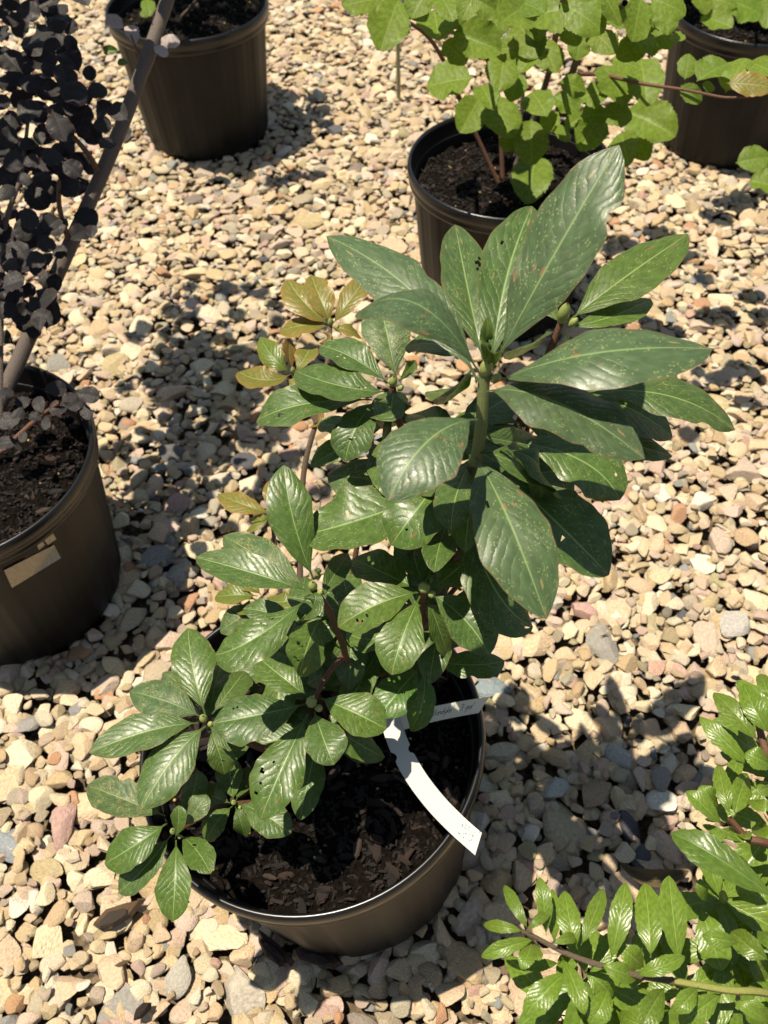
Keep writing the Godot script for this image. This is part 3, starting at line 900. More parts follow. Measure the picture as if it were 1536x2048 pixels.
		["eleven", A, g, [476, 1606, 530, 1630, 582, 1668, 74], {"pref": -0.01}],
		["eleven", C, g, [460, 1606, 425, 1592, 390, 1580, 62], {"pref": 0.0}],
		["eleven", C, g, [466, 1600, 462, 1560, 452, 1516, 58], {"pref": 0.0}],
		["eleven", C, g, [472, 1600, 486, 1568, 498, 1534, 48], {"pref": 0.0}],
		["eleven", C, g, [470, 1612, 482, 1644, 488, 1672, 36], {"pref": -0.01, "lo": 0.025}],
		["in", C, g, [690, 1330, 668, 1310, 652, 1282, 46], {"pref": 0.0, "lo": 0.025}],
		["in", C, g, [696, 1326, 712, 1306, 736, 1296, 54], {"pref": 0.0, "lo": 0.025}],
		["in", C, g, [694, 1336, 712, 1362, 742, 1376, 44], {"pref": -0.01, "lo": 0.025}],
		["in", C, g, [686, 1336, 650, 1350, 620, 1340, 44], {"pref": -0.01, "lo": 0.025}],
		["or1", O, ochre, [660, 650, 612, 608, 575, 559, 62], {"pref": 0.01}],
		["or1", O, ochre, [662, 648, 642, 600, 622, 551, 58], {"pref": 0.015}],
		["or1", O, ochre, [664, 650, 700, 600, 738, 548, 48], {"pref": 0.01}],
		["or1", O, ochre, [658, 654, 610, 650, 558, 664, 60], {"pref": -0.005}],
		["or1", O, ochre, [664, 656, 696, 660, 723, 676, 42], {"pref": -0.01, "lo": 0.025}],
		["or1", O, Color(0.8, 0.6, 0.7), [660, 658, 654, 676, 650, 692, 26], {"pref": -0.02, "lo": 0.015}],
		["or2", O, yellow, [582, 744, 548, 716, 520, 674, 48], {"pref": 0.01, "roll": -0.4}],
		["or2", O, Color(0.8, 0.6, 0.7), [586, 742, 578, 710, 581, 677, 30], {"pref": 0.015, "roll": 0.7}],
		["or2", O, yellow, [590, 744, 610, 715, 622, 690, 44], {"pref": 0.01}],
		["or2", O, ochre, [582, 748, 530, 760, 476, 744, 46], {"pref": 0.0}],
		["or2", O, ochre, [590, 752, 575, 776, 552, 798, 46], {"pref": -0.02, "lo": 0.03}],
		["or2", O, Color(1.0, 0.8, 0.8), [640, 800, 634, 830, 624, 856, 32], {"pref": -0.02, "h": 0.39, "lo": 0.02}],
		["or3", O, ochre, [542, 1026, 490, 1010, 436, 988, 44], {"pref": 0.0}],
		["or3", O, ochre, [545, 1024, 548, 990, 551, 953, 48], {"pref": 0.01}],
		["or3", O, yellow, [540, 1034, 516, 1046, 494, 1060, 32], {"pref": -0.01, "lo": 0.02}],
		["or3", O, yellow, [538, 1030, 520, 1036, 500, 1036, 22], {"pref": -0.01, "lo": 0.02}],
		["or4", O, yellow, [515, 1192, 472, 1190, 430, 1194, 42], {"pref": 0.0}],
		["or4", O, yellow, [518, 1196, 500, 1216, 472, 1216, 36], {"pref": -0.01, "lo": 0.025}],
		["or4", O, yellow, [524, 1194, 556, 1204, 590, 1198, 50], {"pref": 0.0}],
		["or4", O, yellow, [522, 1190, 500, 1172, 476, 1168, 42], {"pref": 0.0, "lo": 0.025}],
		["or4", Mo, g, [520, 1205, 480, 1235, 440, 1262, 60], {"pref": -0.01, "h": 0.29}],
	]
	for l in L:
		var o: Dictionary = l[4]
		var h: float = o.get("h", W[l[0]][2])
		var big: bool = l[0] in ["top", "low", "second", "mid"]
		var org: bool = String(l[0]).begins_with("or")
		var lo: float = o.get("lo", 0.070 if big else (0.036 if org else 0.050))
		var hi: float = o.get("hi", 0.110) if big else (0.058 if org else 0.080)
		if not o.has("bite") and rng.randf() < 0.3:
			o.bite = rng.randf_range(0.08, 0.3)
		if not o.has("curl"):
			o.curl = rng.randf_range(-0.05, 0.30)
		o.ripple = rng.randf_range(0.03, 0.11)
		if not o.has("holes") and l[3][6] > 55 and rng.randf() < 0.28:
			o.holes = []
			var hx := rng.randf_range(0.25, 0.75)
			var hy := rng.randf_range(0.35, 0.8)
			for k in rng.randi_range(1, 3):
				o.holes.append([hx + rng.randf_range(-0.1, 0.1), hy + rng.randf_range(-0.06, 0.06), rng.randf_range(0.02, 0.045)])
		px_leaf(shrub, h, l[3], "azalea", l[1], vary(l[2], 0.14), lo, hi, o)
	# leaves of the inner shoots, that close the gaps between the outer ones
	for q in [[905, 1060, 0.42, 6], [885, 1215, 0.37, 5], [765, 1290, 0.325, 7], [705, 1235, 0.345, 6], [565, 1320, 0.275, 7], [640, 1470, 0.265, 5], [520, 1400, 0.265, 6], [600, 1250, 0.335, 5], [905, 885, 0.515, 5], [1045, 850, 0.495, 6], [1080, 950, 0.465, 6], [740, 880, 0.455, 5], [1000, 960, 0.50, 5]]:
		var c := at(q[0], q[1], q[2])
		part("stem", tube([base + Vector3(rng.randf_range(-0.012, 0.012), 0.0, rng.randf_range(-0.012, 0.012)), c.lerp(base, 0.4) - Vector3(0, 0.01, 0), c - Vector3(0, 0.02, 0), c], 0.0024, 0.0014, 7, 0.12), M.stem_red, shrub)
		var a0 := rng.randf() * TAU
		for k in int(q[3]):
			var a: float = a0 + TAU * k / q[3] + rng.randf_range(-0.3, 0.3)
			var l := rng.randf_range(0.045, 0.068)
			var d := Vector3(cos(a), rng.randf_range(-0.45, 0.15), sin(a)).normalized()
			leaf(shrub, c, c + d * l * 0.5 + Vector3(0, 0.005, 0), c + d * l, l * rng.randf_range(0.19, 0.24), "azalea", [A, B, C][k % 3], vary(g, 0.14), {"curl": rng.randf_range(0.0, 0.3), "ripple": 0.08})
	for b in [["top", 0.013, 0.0036], ["second", 0.018, 0.0040], ["left", 0.010, 0.0030], ["five", 0.010, 0.0032], ["six", 0.009, 0.0042], ["eight", 0.011, 0.0042], ["nine", 0.010, 0.0032], ["ten", 0.008, 0.0024], ["eleven", 0.006, 0.0022], ["or1", 0.010, 0.0026], ["or2", 0.008, 0.0022]]:
		var p: Vector3 = whorl(W, b[0])
		bud(shrub, p, Vector3(0.1, 1, 0.1), b[1], b[2])
		bud(shrub, p + Vector3(0.004, -0.001, 0.003), Vector3(0.6, 1, 0.3), b[1] * 0.6, b[2] * 0.7)


# ---------------------------------------------------------------- the other shrubs
# leaves given by their middle in the photograph: [u, v, length px, angle of the tip in degrees (0 right, 90 down), height, tint]
func px_round(parent: Node3D, l: Array, shape: String, mat: Material, col: Color, ratio: float, tilt: float) -> void:
	var a := deg_to_rad(l[3])
	var m := at(l[0], l[1], l[4])
	var look := (m - EYE).normalized()
	var nn := (Vector3.UP - 0.65 * look + Vector3(rng.randfn(), 0.4 * rng.randfn(), rng.randfn()) * tilt).normalized()
	var e := view.x * cos(a) - view.y * sin(a)
	var d := (e - look * (e.dot(nn) / look.dot(nn))).normalized()
	var ac := d.cross(nn)
	var len_: float = l[2] / px_per_m(m, d)
	var w: float = minf(l[2] * ratio / px_per_m(m, ac), len_ * 1.2)
	len_ = minf(len_, w / ratio * 1.35)
	leaf_log.append([len_, w, 9.0])
	leaf(parent, m - d * len_ * 0.5, m + nn * len_ * 0.03, m + d * len_ * 0.5 - nn * len_ * rng.randf_range(0.0, 0.12), w * 0.5, shape, mat, vary(col, 0.12), {"hint": nn, "fold": rng.randf_range(0.0, 0.34), "curl": rng.randf_range(-0.15, 0.3), "ripple": rng.randf_range(0.04, 0.12)})

func make_smoke_bush() -> void:
	var shrub := thing("smoke_bush", "dark purple-leaved smoke bush with a leaning grey trunk in the pot with the torn sticker", "shrub")
	var base := Vector3(-0.452, 0.19, -0.665)
	var trunk := [base, at(28, 740, 0.245), at(140, 490, 0.335), at(232, 280, 0.41), at(292, 120, 0.465), at(345, -30, 0.51)]
	part("trunk", tube(trunk, 0.0090, 0.0070, 12, 0.10), M.stem_grey, shrub)
	var side := at(0, 830, 0.24)
	part("branch", tube([side, at(8, 480, 0.37), at(42, 350, 0.42), at(60, 200, 0.46)], 0.0030, 0.0018, 8, 0.1), M.stem_grey, shrub)
	part("branch", tube([at(140, 490, 0.335), at(120, 420, 0.38), at(118, 360, 0.41)], 0.0034, 0.002, 7, 0.1), M.stem_red, shrub)
	part("branch", tube([at(200, 350, 0.385), at(170, 300, 0.42), at(96, 220, 0.45)], 0.0036, 0.002, 7, 0.1), M.stem_red, shrub)
	part("branch", tube([at(84, 615, 0.29), at(70, 620, 0.32), at(60, 590, 0.34)], 0.003, 0.0018, 7, 0.1), M.stem_red, shrub)
	part("branch", tube([base + Vector3(0.01, 0.01, 0.02), at(60, 850, 0.24), at(120, 805, 0.27)], 0.003, 0.0018, 7, 0.1), M.stem_red, shrub)
	part("branch", tube([at(290, 125, 0.463), at(272, 95, 0.475), at(262, 70, 0.48)], 0.002, 0.0012, 6, 0.1), M.stem_red, shrub)
	# [zoom x, zoom y, length] at 2.56 per photo pixel
	var Z := [[10, 160, 90], [20, 60, 90], [110, 130, 115], [210, 185, 150], [345, 285, 140], [225, 305, 155], [25, 290, 130], [120, 330, 130], [460, 370, 85], [40, 440, 120], [150, 425, 120], [250, 450, 110], [330, 385, 140], [370, 475, 155], [160, 575, 140], [60, 620, 130], [120, 510, 120], [300, 640, 165], [430, 600, 150], [490, 470, 110], [540, 560, 110], [612, 580, 115], [622, 670, 120], [470, 680, 125], [545, 740, 100], [70, 815, 125], [160, 835, 110], [150, 770, 120], [240, 700, 130], [340, 750, 125], [280, 820, 90], [30, 900, 110], [225, 930, 115], [340, 960, 125], [400, 965, 120], [450, 850, 95], [180, 1010, 145], [35, 990, 100], [435, 1115, 135], [300, 1150, 115], [400, 1200, 120], [130, 1140, 125], [200, 1170, 115], [230, 1240, 110], [470, 1190, 75], [100, 1280, 115], [20, 1310, 110], [120, 1370, 95], [240, 1330, 85], [300, 1290, 85], [255, 1450, 115], [50, 1430, 115], [110, 1510, 110], [250, 1520, 115], [120, 1600, 125], [235, 1610, 145], [30, 1720, 75], [40, 1580, 100], [170, 1700, 100], [70, 720, 110], [10, 520, 110], [390, 540, 120], [200, 610, 110], [520, 640, 100], [440, 500, 100], [10, 760, 100], [90, 900, 90], [360, 880, 90], [60, 1360, 90], [10, 1480, 100], [180, 1560, 90], [290, 560, 110], [340, 560, 110]]
	for k in 90:
		Z.append([rng.randf_range(-120, 420), rng.randf_range(-60, 1000), rng.randf_range(70, 145)])
	for k in 60:
		Z.append([rng.randf_range(-120, 280), rng.randf_range(1000, 1680), rng.randf_range(70, 130)])
	for z in Z:
		var u: float = z[0] / 2.56
		var v: float = z[1] / 2.56
		var h := 0.475 - v / 2048.0 * 0.50 + rng.randf_range(-0.035, 0.045)
		px_round(shrub, [u, v, z[2] / 2.56 * 1.06, rng.randf() * 360.0, h], "oval", M.smoke, Color(1, 1, 1), 0.80, 0.30)
	# the crown above the frame
	for k in 110:
		var q := Vector3(rng.randfn(), rng.randfn(), rng.randfn()).normalized() * pow(rng.randf(), 0.4)
		var p := Vector3(-0.38, 0.64, -1.0) + q * Vector3(0.20, 0.10, 0.27)
		var a := rng.randf() * TAU
		var d := Vector3(cos(a), rng.randf_range(-0.5, 0.2), sin(a)).normalized()
		var l := rng.randf_range(0.034, 0.05)
		leaf(shrub, p - d * l * 0.5, p + Vector3(0, l * 0.05, 0), p + d * l * 0.5, l * 0.38, "oval", M.smoke, vary(Color(1, 1, 1), 0.15), {"hint": (Vector3.UP + Vector3(rng.randfn(), 0, rng.randfn()) * 0.3).normalized()})
	part("branch", tube([at(345, -30, 0.51), Vector3(-0.30, 0.60, -1.12), Vector3(-0.36, 0.70, -1.05)], 0.005, 0.002, 8, 0.1), M.stem_grey, shrub)
	# the low shoot over the rim
	for z in [[320, 375, 140, 0], [510, 410, 150, 10], [450, 460, 115, 150], [230, 470, 115, 250], [350, 490, 125, 170], [500, 500, 105, 60], [270, 570, 85, 90], [210, 540, 85, 200], [140, 450, 105, 160], [60, 560, 150, 170], [135, 650, 75, 100], [40, 400, 110, 200], [110, 520, 110, 120], [400, 430, 100, 330]]:
		px_round(shrub, [z[0] / 2.926, 650 + z[1] / 2.926, z[2] / 2.926, z[3], 0.265 + rng.randf_range(-0.01, 0.015)], "oval", M.smoke, Color(1, 1, 1), 0.68, 0.3)
	for z in [[50, 690, 120, 170]]:
		px_round(shrub, [z[0] / 2.926, 650 + z[1] / 2.926, z[2] / 2.926, z[3], 0.25], "oval", M.smoke, Color(1, 1, 1), 0.68, 0.2)
	# leaves by the trunk, in a much paler colour than the rest
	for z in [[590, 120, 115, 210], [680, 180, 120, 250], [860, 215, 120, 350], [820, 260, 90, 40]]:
		px_round(shrub, [z[0] / 2.56, z[1] / 2.56, z[2] / 2.56, z[3], 0.475], "oval", M.pale_leaf, Color(1, 1, 1), 0.62, 0.25)
	for z in [[570, 260, 85, 180], [630, 320, 60, 190]]:
		px_round(shrub, [z[0] / 2.56, z[1] / 2.56, z[2] / 2.56, z[3], 0.46], "oval", M.azalea_clean, Color(1, 1, 1), 0.62, 0.25)

func za(zx: float, zy: float, h: float) -> Vector3:
	return at(650 + zx / 1.7336, zy / 1.7336, h)

func zb(zx: float, zy: float, h: float) -> Vector3:
	return at(936 + zx / 2.56, 1340 + zy / 2.56, h)

func make_round_shrubs() -> void:
	var s := 1.7336
	var shrub := thing("round_leaved_shrub", "bright green shrub with round scalloped leaves in the open soil pot behind the azalea", "shrub")
	var base := Vector3(0.205, 0.195, -1.19)
	var b1: Vector3 = za(800, 400, 0.26)
	part("stem", tube([base, b1, za(880, 190, 0.42), za(950, 80, 0.50), za(1040, 10, 0.56)], 0.0055, 0.003, 8, 0.1), M.stem_brown, shrub)
	part("stem", tube([base + Vector3(-0.01, 0, 0), za(765, 290, 0.33), za(800, 120, 0.45), za(830, -20, 0.56)], 0.0045, 0.003, 8, 0.1), M.stem_brown, shrub)
	part("stem", tube([base + Vector3(-0.02, 0, 0), za(600, 330, 0.31), za(560, 200, 0.40), za(520, 60, 0.50)], 0.0035, 0.002, 8, 0.1), M.stem_red, shrub)
	part("stem", tube([base + Vector3(-0.025, 0, 0.01), za(470, 350, 0.31), za(410, 210, 0.40), za(350, 120, 0.46), za(260, 60, 0.50)], 0.0035, 0.002, 8, 0.1), M.stem_red, shrub)
	part("stem", tube([b1, za(930, 390, 0.30), za(1020, 380, 0.32), za(1110, 390, 0.33)], 0.003, 0.0018, 8, 0.1), M.stem_red, shrub)
	part("stem", tube([za(850, 260, 0.37), za(950, 258, 0.40), za(1100, 290, 0.42), za(1240, 310, 0.43)], 0.0028, 0.0016, 8, 0.1), M.stem_red, shrub)
	part("stem", tube([base + Vector3(0.0, 0, 0.02), za(700, 470, 0.26), za(690, 560, 0.28)], 0.0026, 0.0016, 8, 0.1), M.stem_red, shrub)
	var Z := [[225, 80, 165, 110], [385, 80, 160, 80], [130, 8, 130, 170], [525, 145, 160, 20], [432, 285, 145, 170], [505, 395, 130, 120], [605, 395, 150, 60], [615, 240, 130, 100], [700, 130, 150, 60], [742, 355, 125, 240], [835, 360, 95, 30], [715, 490, 140, 90], [718, 615, 160, 100], [775, 190, 120, 70], [918, 460, 125, 120], [1000, 290, 140, 60], [1105, 275, 145, 80], [1125, 425, 175, 25], [1085, 490, 115, 60], [1010, 400, 100, 0], [1040, 515, 130, 80], [670, 40, 160, 150], [810, 40, 200, 350], [890, 55, 160, 30], [1080, 65, 135, 100], [1190, 20, 120, 20], [1010, 80, 130, 190], [1110, 140, 140, 350], [1065, 175, 100, 160], [1180, 135, 70, 60], [640, 495, 70, 200], [822, 455, 70, 60], [500, 20, 90, 120], [450, 45, 100, 80], [560, 100, 110, 20], [1220, 130, 55, 0], [560, 20, 110, 30], [960, 140, 110, 40], [880, 160, 90, 100], [640, 170, 100, 180], [990, 30, 120, 60], [310, 40, 90, 40], [740, 70, 120, 90], [930, 400, 90, 350], [870, 420, 70, 150], [1150, 60, 90, 60], [600, 60, 120, 120], [720, 200, 100, 140], [560, 330, 95, 60], [660, 300, 90, 110], [450, 180, 100, 40], [860, 300, 90, 20], [780, 420, 80, 80], [930, 330, 95, 350], [1180, 60, 100, 80], [420, 20, 100, 60], [330, 10, 110, 120], [700, 20, 120, 20], [850, 110, 100, 60], [1040, 220, 90, 20]]
	for z in Z:
		var h: float = 0.56 - z[1] / s * 0.00088 + rng.randf_range(-0.02, 0.02)
		var c := Color(1, 1, 1) if rng.randf() < 0.7 else Color(1.15, 1.25, 1.5)
		px_round(shrub, [650 + z[0] / s, z[1] / s, z[2] / s * 1.12, z[3], h], "round", M.round, c, 0.86, 0.34)
	# the shrub in the pot at its right
	var other := thing("scalloped_leaved_shrub", "green shrub with scalloped leaves hanging over the shaded pot, one leaf turned yellowish", "shrub")
	var ob := Vector3(0.665, 0.195, -1.65)
	part("stem", tube([ob, Vector3(0.62, 0.34, -1.62), Vector3(0.60, 0.50, -1.66)], 0.005, 0.003, 8, 0.1), M.stem_brown, other)
	part("stem", tube([ob + Vector3(0.0, 0, 0.02), za(1500, 20, 0.29), za(1420, 40, 0.31), za(1340, 60, 0.32)], 0.003, 0.0016, 8, 0.1), M.stem_red, other)
	part("stem", tube([ob + Vector3(0.02, 0, 0.03), Vector3(0.73, 0.30, -1.52), Vector3(0.70, 0.29, -1.36), za(1540, 570, 0.235)], 0.003, 0.0016, 8, 0.1), M.stem_red, other)
	for z in [[1445, 22, 165, 20, 0.32], [1357, 76, 118, 20, 0.32], [1485, 555, 125, 350, 0.23], [1525, 640, 120, 10, 0.22], [1300, 10, 90, 60, 0.34], [1540, 40, 120, 100, 0.30], [1380, 8, 110, 200, 0.33]]:
		px_round(other, [650 + z[0] / s, z[1] / s, z[2] / s, z[3], z[4]], "round", M.round, Color(0.95, 1.0, 1.1), 0.78, 0.3)
	# the long low branch of the first shrub, reaching in front of that pot
	part("stem", tube([za(1240, 310, 0.43), za(1300, 322, 0.43), za(1390, 338, 0.43), za(1480, 335, 0.435)], 0.0018, 0.0012, 8, 0.1), M.stem_red, shrub)
	for z in [[1255, 230, 95, 280, 0.44], [1345, 250, 130, 330, 0.44], [1425, 258, 145, 300, 0.43], [1515, 235, 115, 20, 0.44], [1268, 325, 92, 40, 0.425], [1330, 300, 50, 20, 0.43]]:
		px_round(shrub, [650 + z[0] / s, z[1] / s, z[2] / s, z[3], z[4]], "round", M.round, Color(0.95, 1.0, 1.1), 0.78, 0.3)
	px_round(shrub, [650 + 1475 / s, 295 / s, 165 / s, 5, 0.45], "round", M.orange, Color(1.3, 1.9, 5.0), 0.55, 0.2)
	crown(other, ob, 55, Vector3(0.62, 0.50, -1.68), Vector3(0.20, 0.12, 0.16), 0.06)
	crown(shrub, base, 14, Vector3(0.20, 0.62, -1.26), Vector3(0.26, 0.08, 0.20), 0.06)
	# the little plant at the back
	var small := thing("seedling_plant", "small plant with a few green leaves in the pot crossed by the leaning trunk", "plant")
	var sb := Vector3(-0.345, 0.195, -1.74)
	part("stem", tube([sb, at(320, 5, 0.24), at(300, -60, 0.33)], 0.003, 0.002, 7, 0.1), M.stem_brown, small)
	part("stem", tube([sb, at(400, -10, 0.26), at(420, -80, 0.36)], 0.003, 0.002, 7, 0.1), M.stem_brown, small)
	for z in [[296, 12, 40, 80, 0.27], [290, 28, 22, 180, 0.25], [330, -25, 60, 20, 0.32], [260, -40, 60, 200, 0.34], [420, -50, 70, 340, 0.34], [370, -70, 70, 90, 0.36], [470, -80, 70, 10, 0.36]]:
		px_round(small, z, "round", M.round, Color(1, 1, 1), 0.78, 0.3)
	crown(small, sb, 60, Vector3(-0.38, 0.48, -1.80), Vector3(0.19, 0.12, 0.16), 0.06)

func crown(parent: Node3D, foot: Vector3, n: int, mid: Vector3, radii: Vector3, size: float) -> void:
	# the rest of a shrub's crown, above what the photograph frames
	part("stem", tube([foot, foot.lerp(mid, 0.55), mid - Vector3(0.01, 0, 0.01), mid + Vector3(0.02, radii.y * 0.7, 0)], 0.003, 0.0015, 7, 0.1), M.stem_brown, parent)
	for k in n:
		var q := Vector3(rng.randfn(), rng.randfn(), rng.randfn()).normalized() * pow(rng.randf(), 0.4)
		var p := mid + q * radii
		var a := rng.randf() * TAU
		var d := Vector3(cos(a), rng.randf_range(-0.5, 0.2), sin(a)).normalized()
		var l := size * rng.randf_range(0.75, 1.2)
		leaf(parent, p - d * l * 0.5, p + Vector3(0, l * 0.05, 0), p + d * l * 0.5, l * 0.4, "round", M.round, vary(Color(1, 1, 1), 0.12), {"hint": (Vector3.UP + Vector3(rng.randfn(), 0, rng.randfn()) * 0.3).normalized()})

func make_toothed_shrub() -> void:
	var shrub := thing("toothed_leaved_shrub", "glossy bright green shrub with narrow toothed leaves reaching over the gravel", "shrub")
	var s := 2.56
	var base := Vector3(0.47, 0.19, -0.22)
	part("stem", tube([base, zb(1900, 1750, 0.30), zb(1536, 1655, 0.36), zb(1330, 1640, 0.375), zb(1050, 1592, 0.385)], 0.0026, 0.0018, 8, 0.1), M.stem_yellow, shrub)
	part("stem", tube([zb(1050, 1592, 0.385), zb(880, 1565, 0.385), zb(640, 1500, 0.385), zb(480, 1440, 0.385), zb(350, 1370, 0.39), zb(270, 1335, 0.395)], 0.0019, 0.0011, 8, 0.08), M.stem_brown, shrub)
	part("stem", tube([base + Vector3(0.0, 0, -0.03), zb(1800, 1000, 0.33), zb(1536, 890, 0.385), zb(1430, 860, 0.39), zb(1340, 760, 0.40)], 0.0036, 0.0018, 8, 0.08), M.stem_red, shrub)
	part("stem", tube([base + Vector3(0.0, 0, -0.05), zb(1750, 700, 0.35), zb(1560, 480, 0.40), zb(1500, 330, 0.41), zb(1480, 200, 0.42)], 0.0034, 0.0018, 8, 0.08), M.stem_red, shrub)
	var g := Color(1, 1, 1)
	var yl := Color(1.9, 1.4, 1.5)
	var L := [
		[310, 1335, 185, 1100, 62, g, 0.395], [400, 1360, 365, 1060, 80, g, 0.39], [440, 1400, 430, 1120, 70, g, 0.38], [560, 1430, 495, 1130, 112, g, 0.385], [578, 1410, 692, 1118, 88, g, 0.39],
		[730, 1495, 808, 1085, 112, g, 0.39], [935, 1475, 905, 1090, 140, g, 0.39], [1085, 1510, 1030, 1052, 135, g, 0.385], [860, 1562, 1112, 1466, 95, g, 0.395], [680, 1508, 862, 1572, 98, g, 0.39],
		[430, 1405, 572, 1366, 60, g, 0.395], [480, 1470, 598, 1765, 88, g, 0.38], [510, 1540, 288, 1778, 135, g, 0.375], [350, 1375, 68, 1470, 82, g, 0.385], [325, 1390, 270, 1532, 82, g, 0.38],
		[330, 1390, 360, 1490, 50, g, 0.375], [290, 1340, 78, 1306, 62, g, 0.395], [300, 1330, 440, 1205, 52, g, 0.40], [720, 1620, 620, 1815, 125, g, 0.375], [600, 1545, 742, 1672, 135, g, 0.36],
		[470, 1500, 300, 1530, 60, g, 0.36], [1010, 1620, 890, 1830, 135, g, 0.38], [1180, 1620, 1058, 1755, 105, g, 0.385], [1305, 1650, 1085, 1815, 135, g, 0.37], [905, 1525, 788, 1430, 115, g, 0.37],
		[1392, 1392, 1198, 1360, 88, yl, 0.40], [1190, 1210, 1300, 1540, 160, g, 0.36], [1225, 1185, 1190, 1068, 62, yl, 0.39], [1312, 1205, 1312, 1128, 52, g, 0.38], [1560, 1190, 1388, 1082, 105, yl, 0.41],
		[1545, 1490, 1348, 1338, 112, g, 0.385], [1560, 1810, 1368, 1700, 64, yl, 0.39], [1400, 1690, 1540, 1830, 155, g, 0.36], [920, 1830, 770, 1760, 90, g, 0.36], [1480, 1330, 1600, 1420, 90, g, 0.37], [1440, 1480, 1560, 1560, 110, g, 0.35],
		[1340, 740, 1280, 482, 88, g, 0.40], [1365, 750, 1432, 530, 112, g, 0.395], [1305, 795, 1118, 620, 82, g, 0.40], [1290, 700, 1195, 590, 110, g, 0.39], [1460, 500, 1186, 238, 88, g, 0.41], [1490, 370, 1258, 115, 105, g, 0.415],
		[1545, 330, 1412, 68, 115, g, 0.42], [1545, 150, 1500, 20, 85, g, 0.42], [1560, 490, 1418, 425, 105, g, 0.41], [1545, 800, 1455, 805, 90, g, 0.39], [1410, 885, 1200, 792, 42, g, 0.395], [1445, 870, 1385, 825, 70, g, 0.40],
		[1340, 800, 1240, 890, 50, g, 0.39], [1420, 655, 1545, 700, 64, g, 0.39], [1480, 330, 1545, 480, 90, g, 0.40], [1470, 640, 1560, 600, 90, g, 0.40], [1330, 790, 1400, 900, 60, g, 0.38], [1300, 760, 1215, 760, 40, g, 0.39],
		[1350, 330, 1500, 420, 90, g, 0.38], [1400, 420, 1330, 600, 80, g, 0.37]]
	for l in L:
		var a: Array = [936 + l[0] / s, 1340 + l[1] / s, 0, 0, 936 + l[2] / s, 1340 + l[3] / s, l[4] / s * 1.12]
		a[2] = (a[0] + a[4]) * 0.5 + rng.randf_range(-4, 4)
		a[3] = (a[1] + a[5]) * 0.5 + rng.randf_range(-4, 4)
		px_leaf(shrub, l[6], a, "toothed", M.toothed, vary(l[5], 0.2), 0.022, 0.06, {"pref": rng.randf_range(-0.012, 0.012), "hint": Vector3(-0.15, 1.0, 0.25), "roll": rng.randf_range(-0.3, 0.3), "fold": rng.randf_range(0.1, 0.35)})
	# more shoots that fill the corner
	for q in [[1530, 1940, 0.33], [1450, 1905, 0.335], [1500, 2030, 0.32], [1370, 1985, 0.335], [1535, 1830, 0.33], [1545, 1560, 0.35], [1545, 1660, 0.345], [1550, 1440, 0.37], [1255, 1990, 0.335], [1175, 1955, 0.34], [1440, 1800, 0.345], [1120, 2030, 0.33]]:
		var c := at(q[0], q[1], q[2])
		part("stem", tube([base, base.lerp(c, 0.6) - Vector3(0, 0.01, 0), c + Vector3(0.012, -0.012, 0), c], 0.0018, 0.001, 6, 0.1), M.stem_yellow, shrub)
		var a0 := rng.randf() * TAU
		for k in 5:
			var a := a0 + TAU * k / 5.0 + rng.randf_range(-0.3, 0.3)
			var ll := rng.randf_range(0.034, 0.052)
			var d := Vector3(cos(a), rng.randf_range(-0.4, 0.3), sin(a)).normalized()
			leaf(shrub, c, c + d * ll * 0.5 + Vector3(0, 0.004, 0), c + d * ll, ll * rng.randf_range(0.17, 0.22), "toothed", M.toothed, vary(g, 0.2), {"curl": rng.randf_range(-0.1, 0.3), "fold": rng.randf_range(0.1, 0.35), "ripple": 0.09, "roll": rng.randf_range(-0.3, 0.3)})
	# the large dark leaf above the others
	px_leaf(shrub, 0.43, [936 + 1600 / s, 1340 + 1190 / s, 936 + 1290 / s, 1340 + 970 / s, 936 + 1040 / s, 1340 + 832 / s, 178 / s], "toothed", M.toothed, Color(0.62, 0.68, 0.8), 0.05, 0.10, {"pref": 0.0})


# ---------------------------------------------------------------- small things
func stroke(im: Image, pts: Array, ox: float, oy: float, k: float, col: Color, th: float) -> void:
	for i in pts.size() - 1:
		var a := Vector2(ox + pts[i][0] * k, oy + pts[i][1] * k)
		var b := Vector2(ox + pts[i + 1][0] * k, oy + pts[i + 1][1] * k)
		var n := int(a.distance_to(b) * 1.5) + 1
		for j in n + 1:
			var p := a.lerp(b, float(j) / n)
			for dy in range(-int(th), int(th) + 1):
				for dx in range(-int(th), int(th) + 1):
					if dx * dx + dy * dy <= th * th:
						var x := int(p.x) + dx
						var y := int(p.y) + dy
						if x >= 0 and y >= 0 and x < im.get_width() and y < im.get_height():
							im.set_pixel(x, y, im.get_pixel(x, y).lerp(col, 0.7))

func arc(cx: float, cy: float, rx: float, ry: float, a0: float, a1: float) -> Array:
	var out := []
	for k in 13:
		var a := deg_to_rad(lerpf(a0, a1, k / 12.0))
		out.append([cx + cos(a) * rx, cy + sin(a) * ry])
	return out

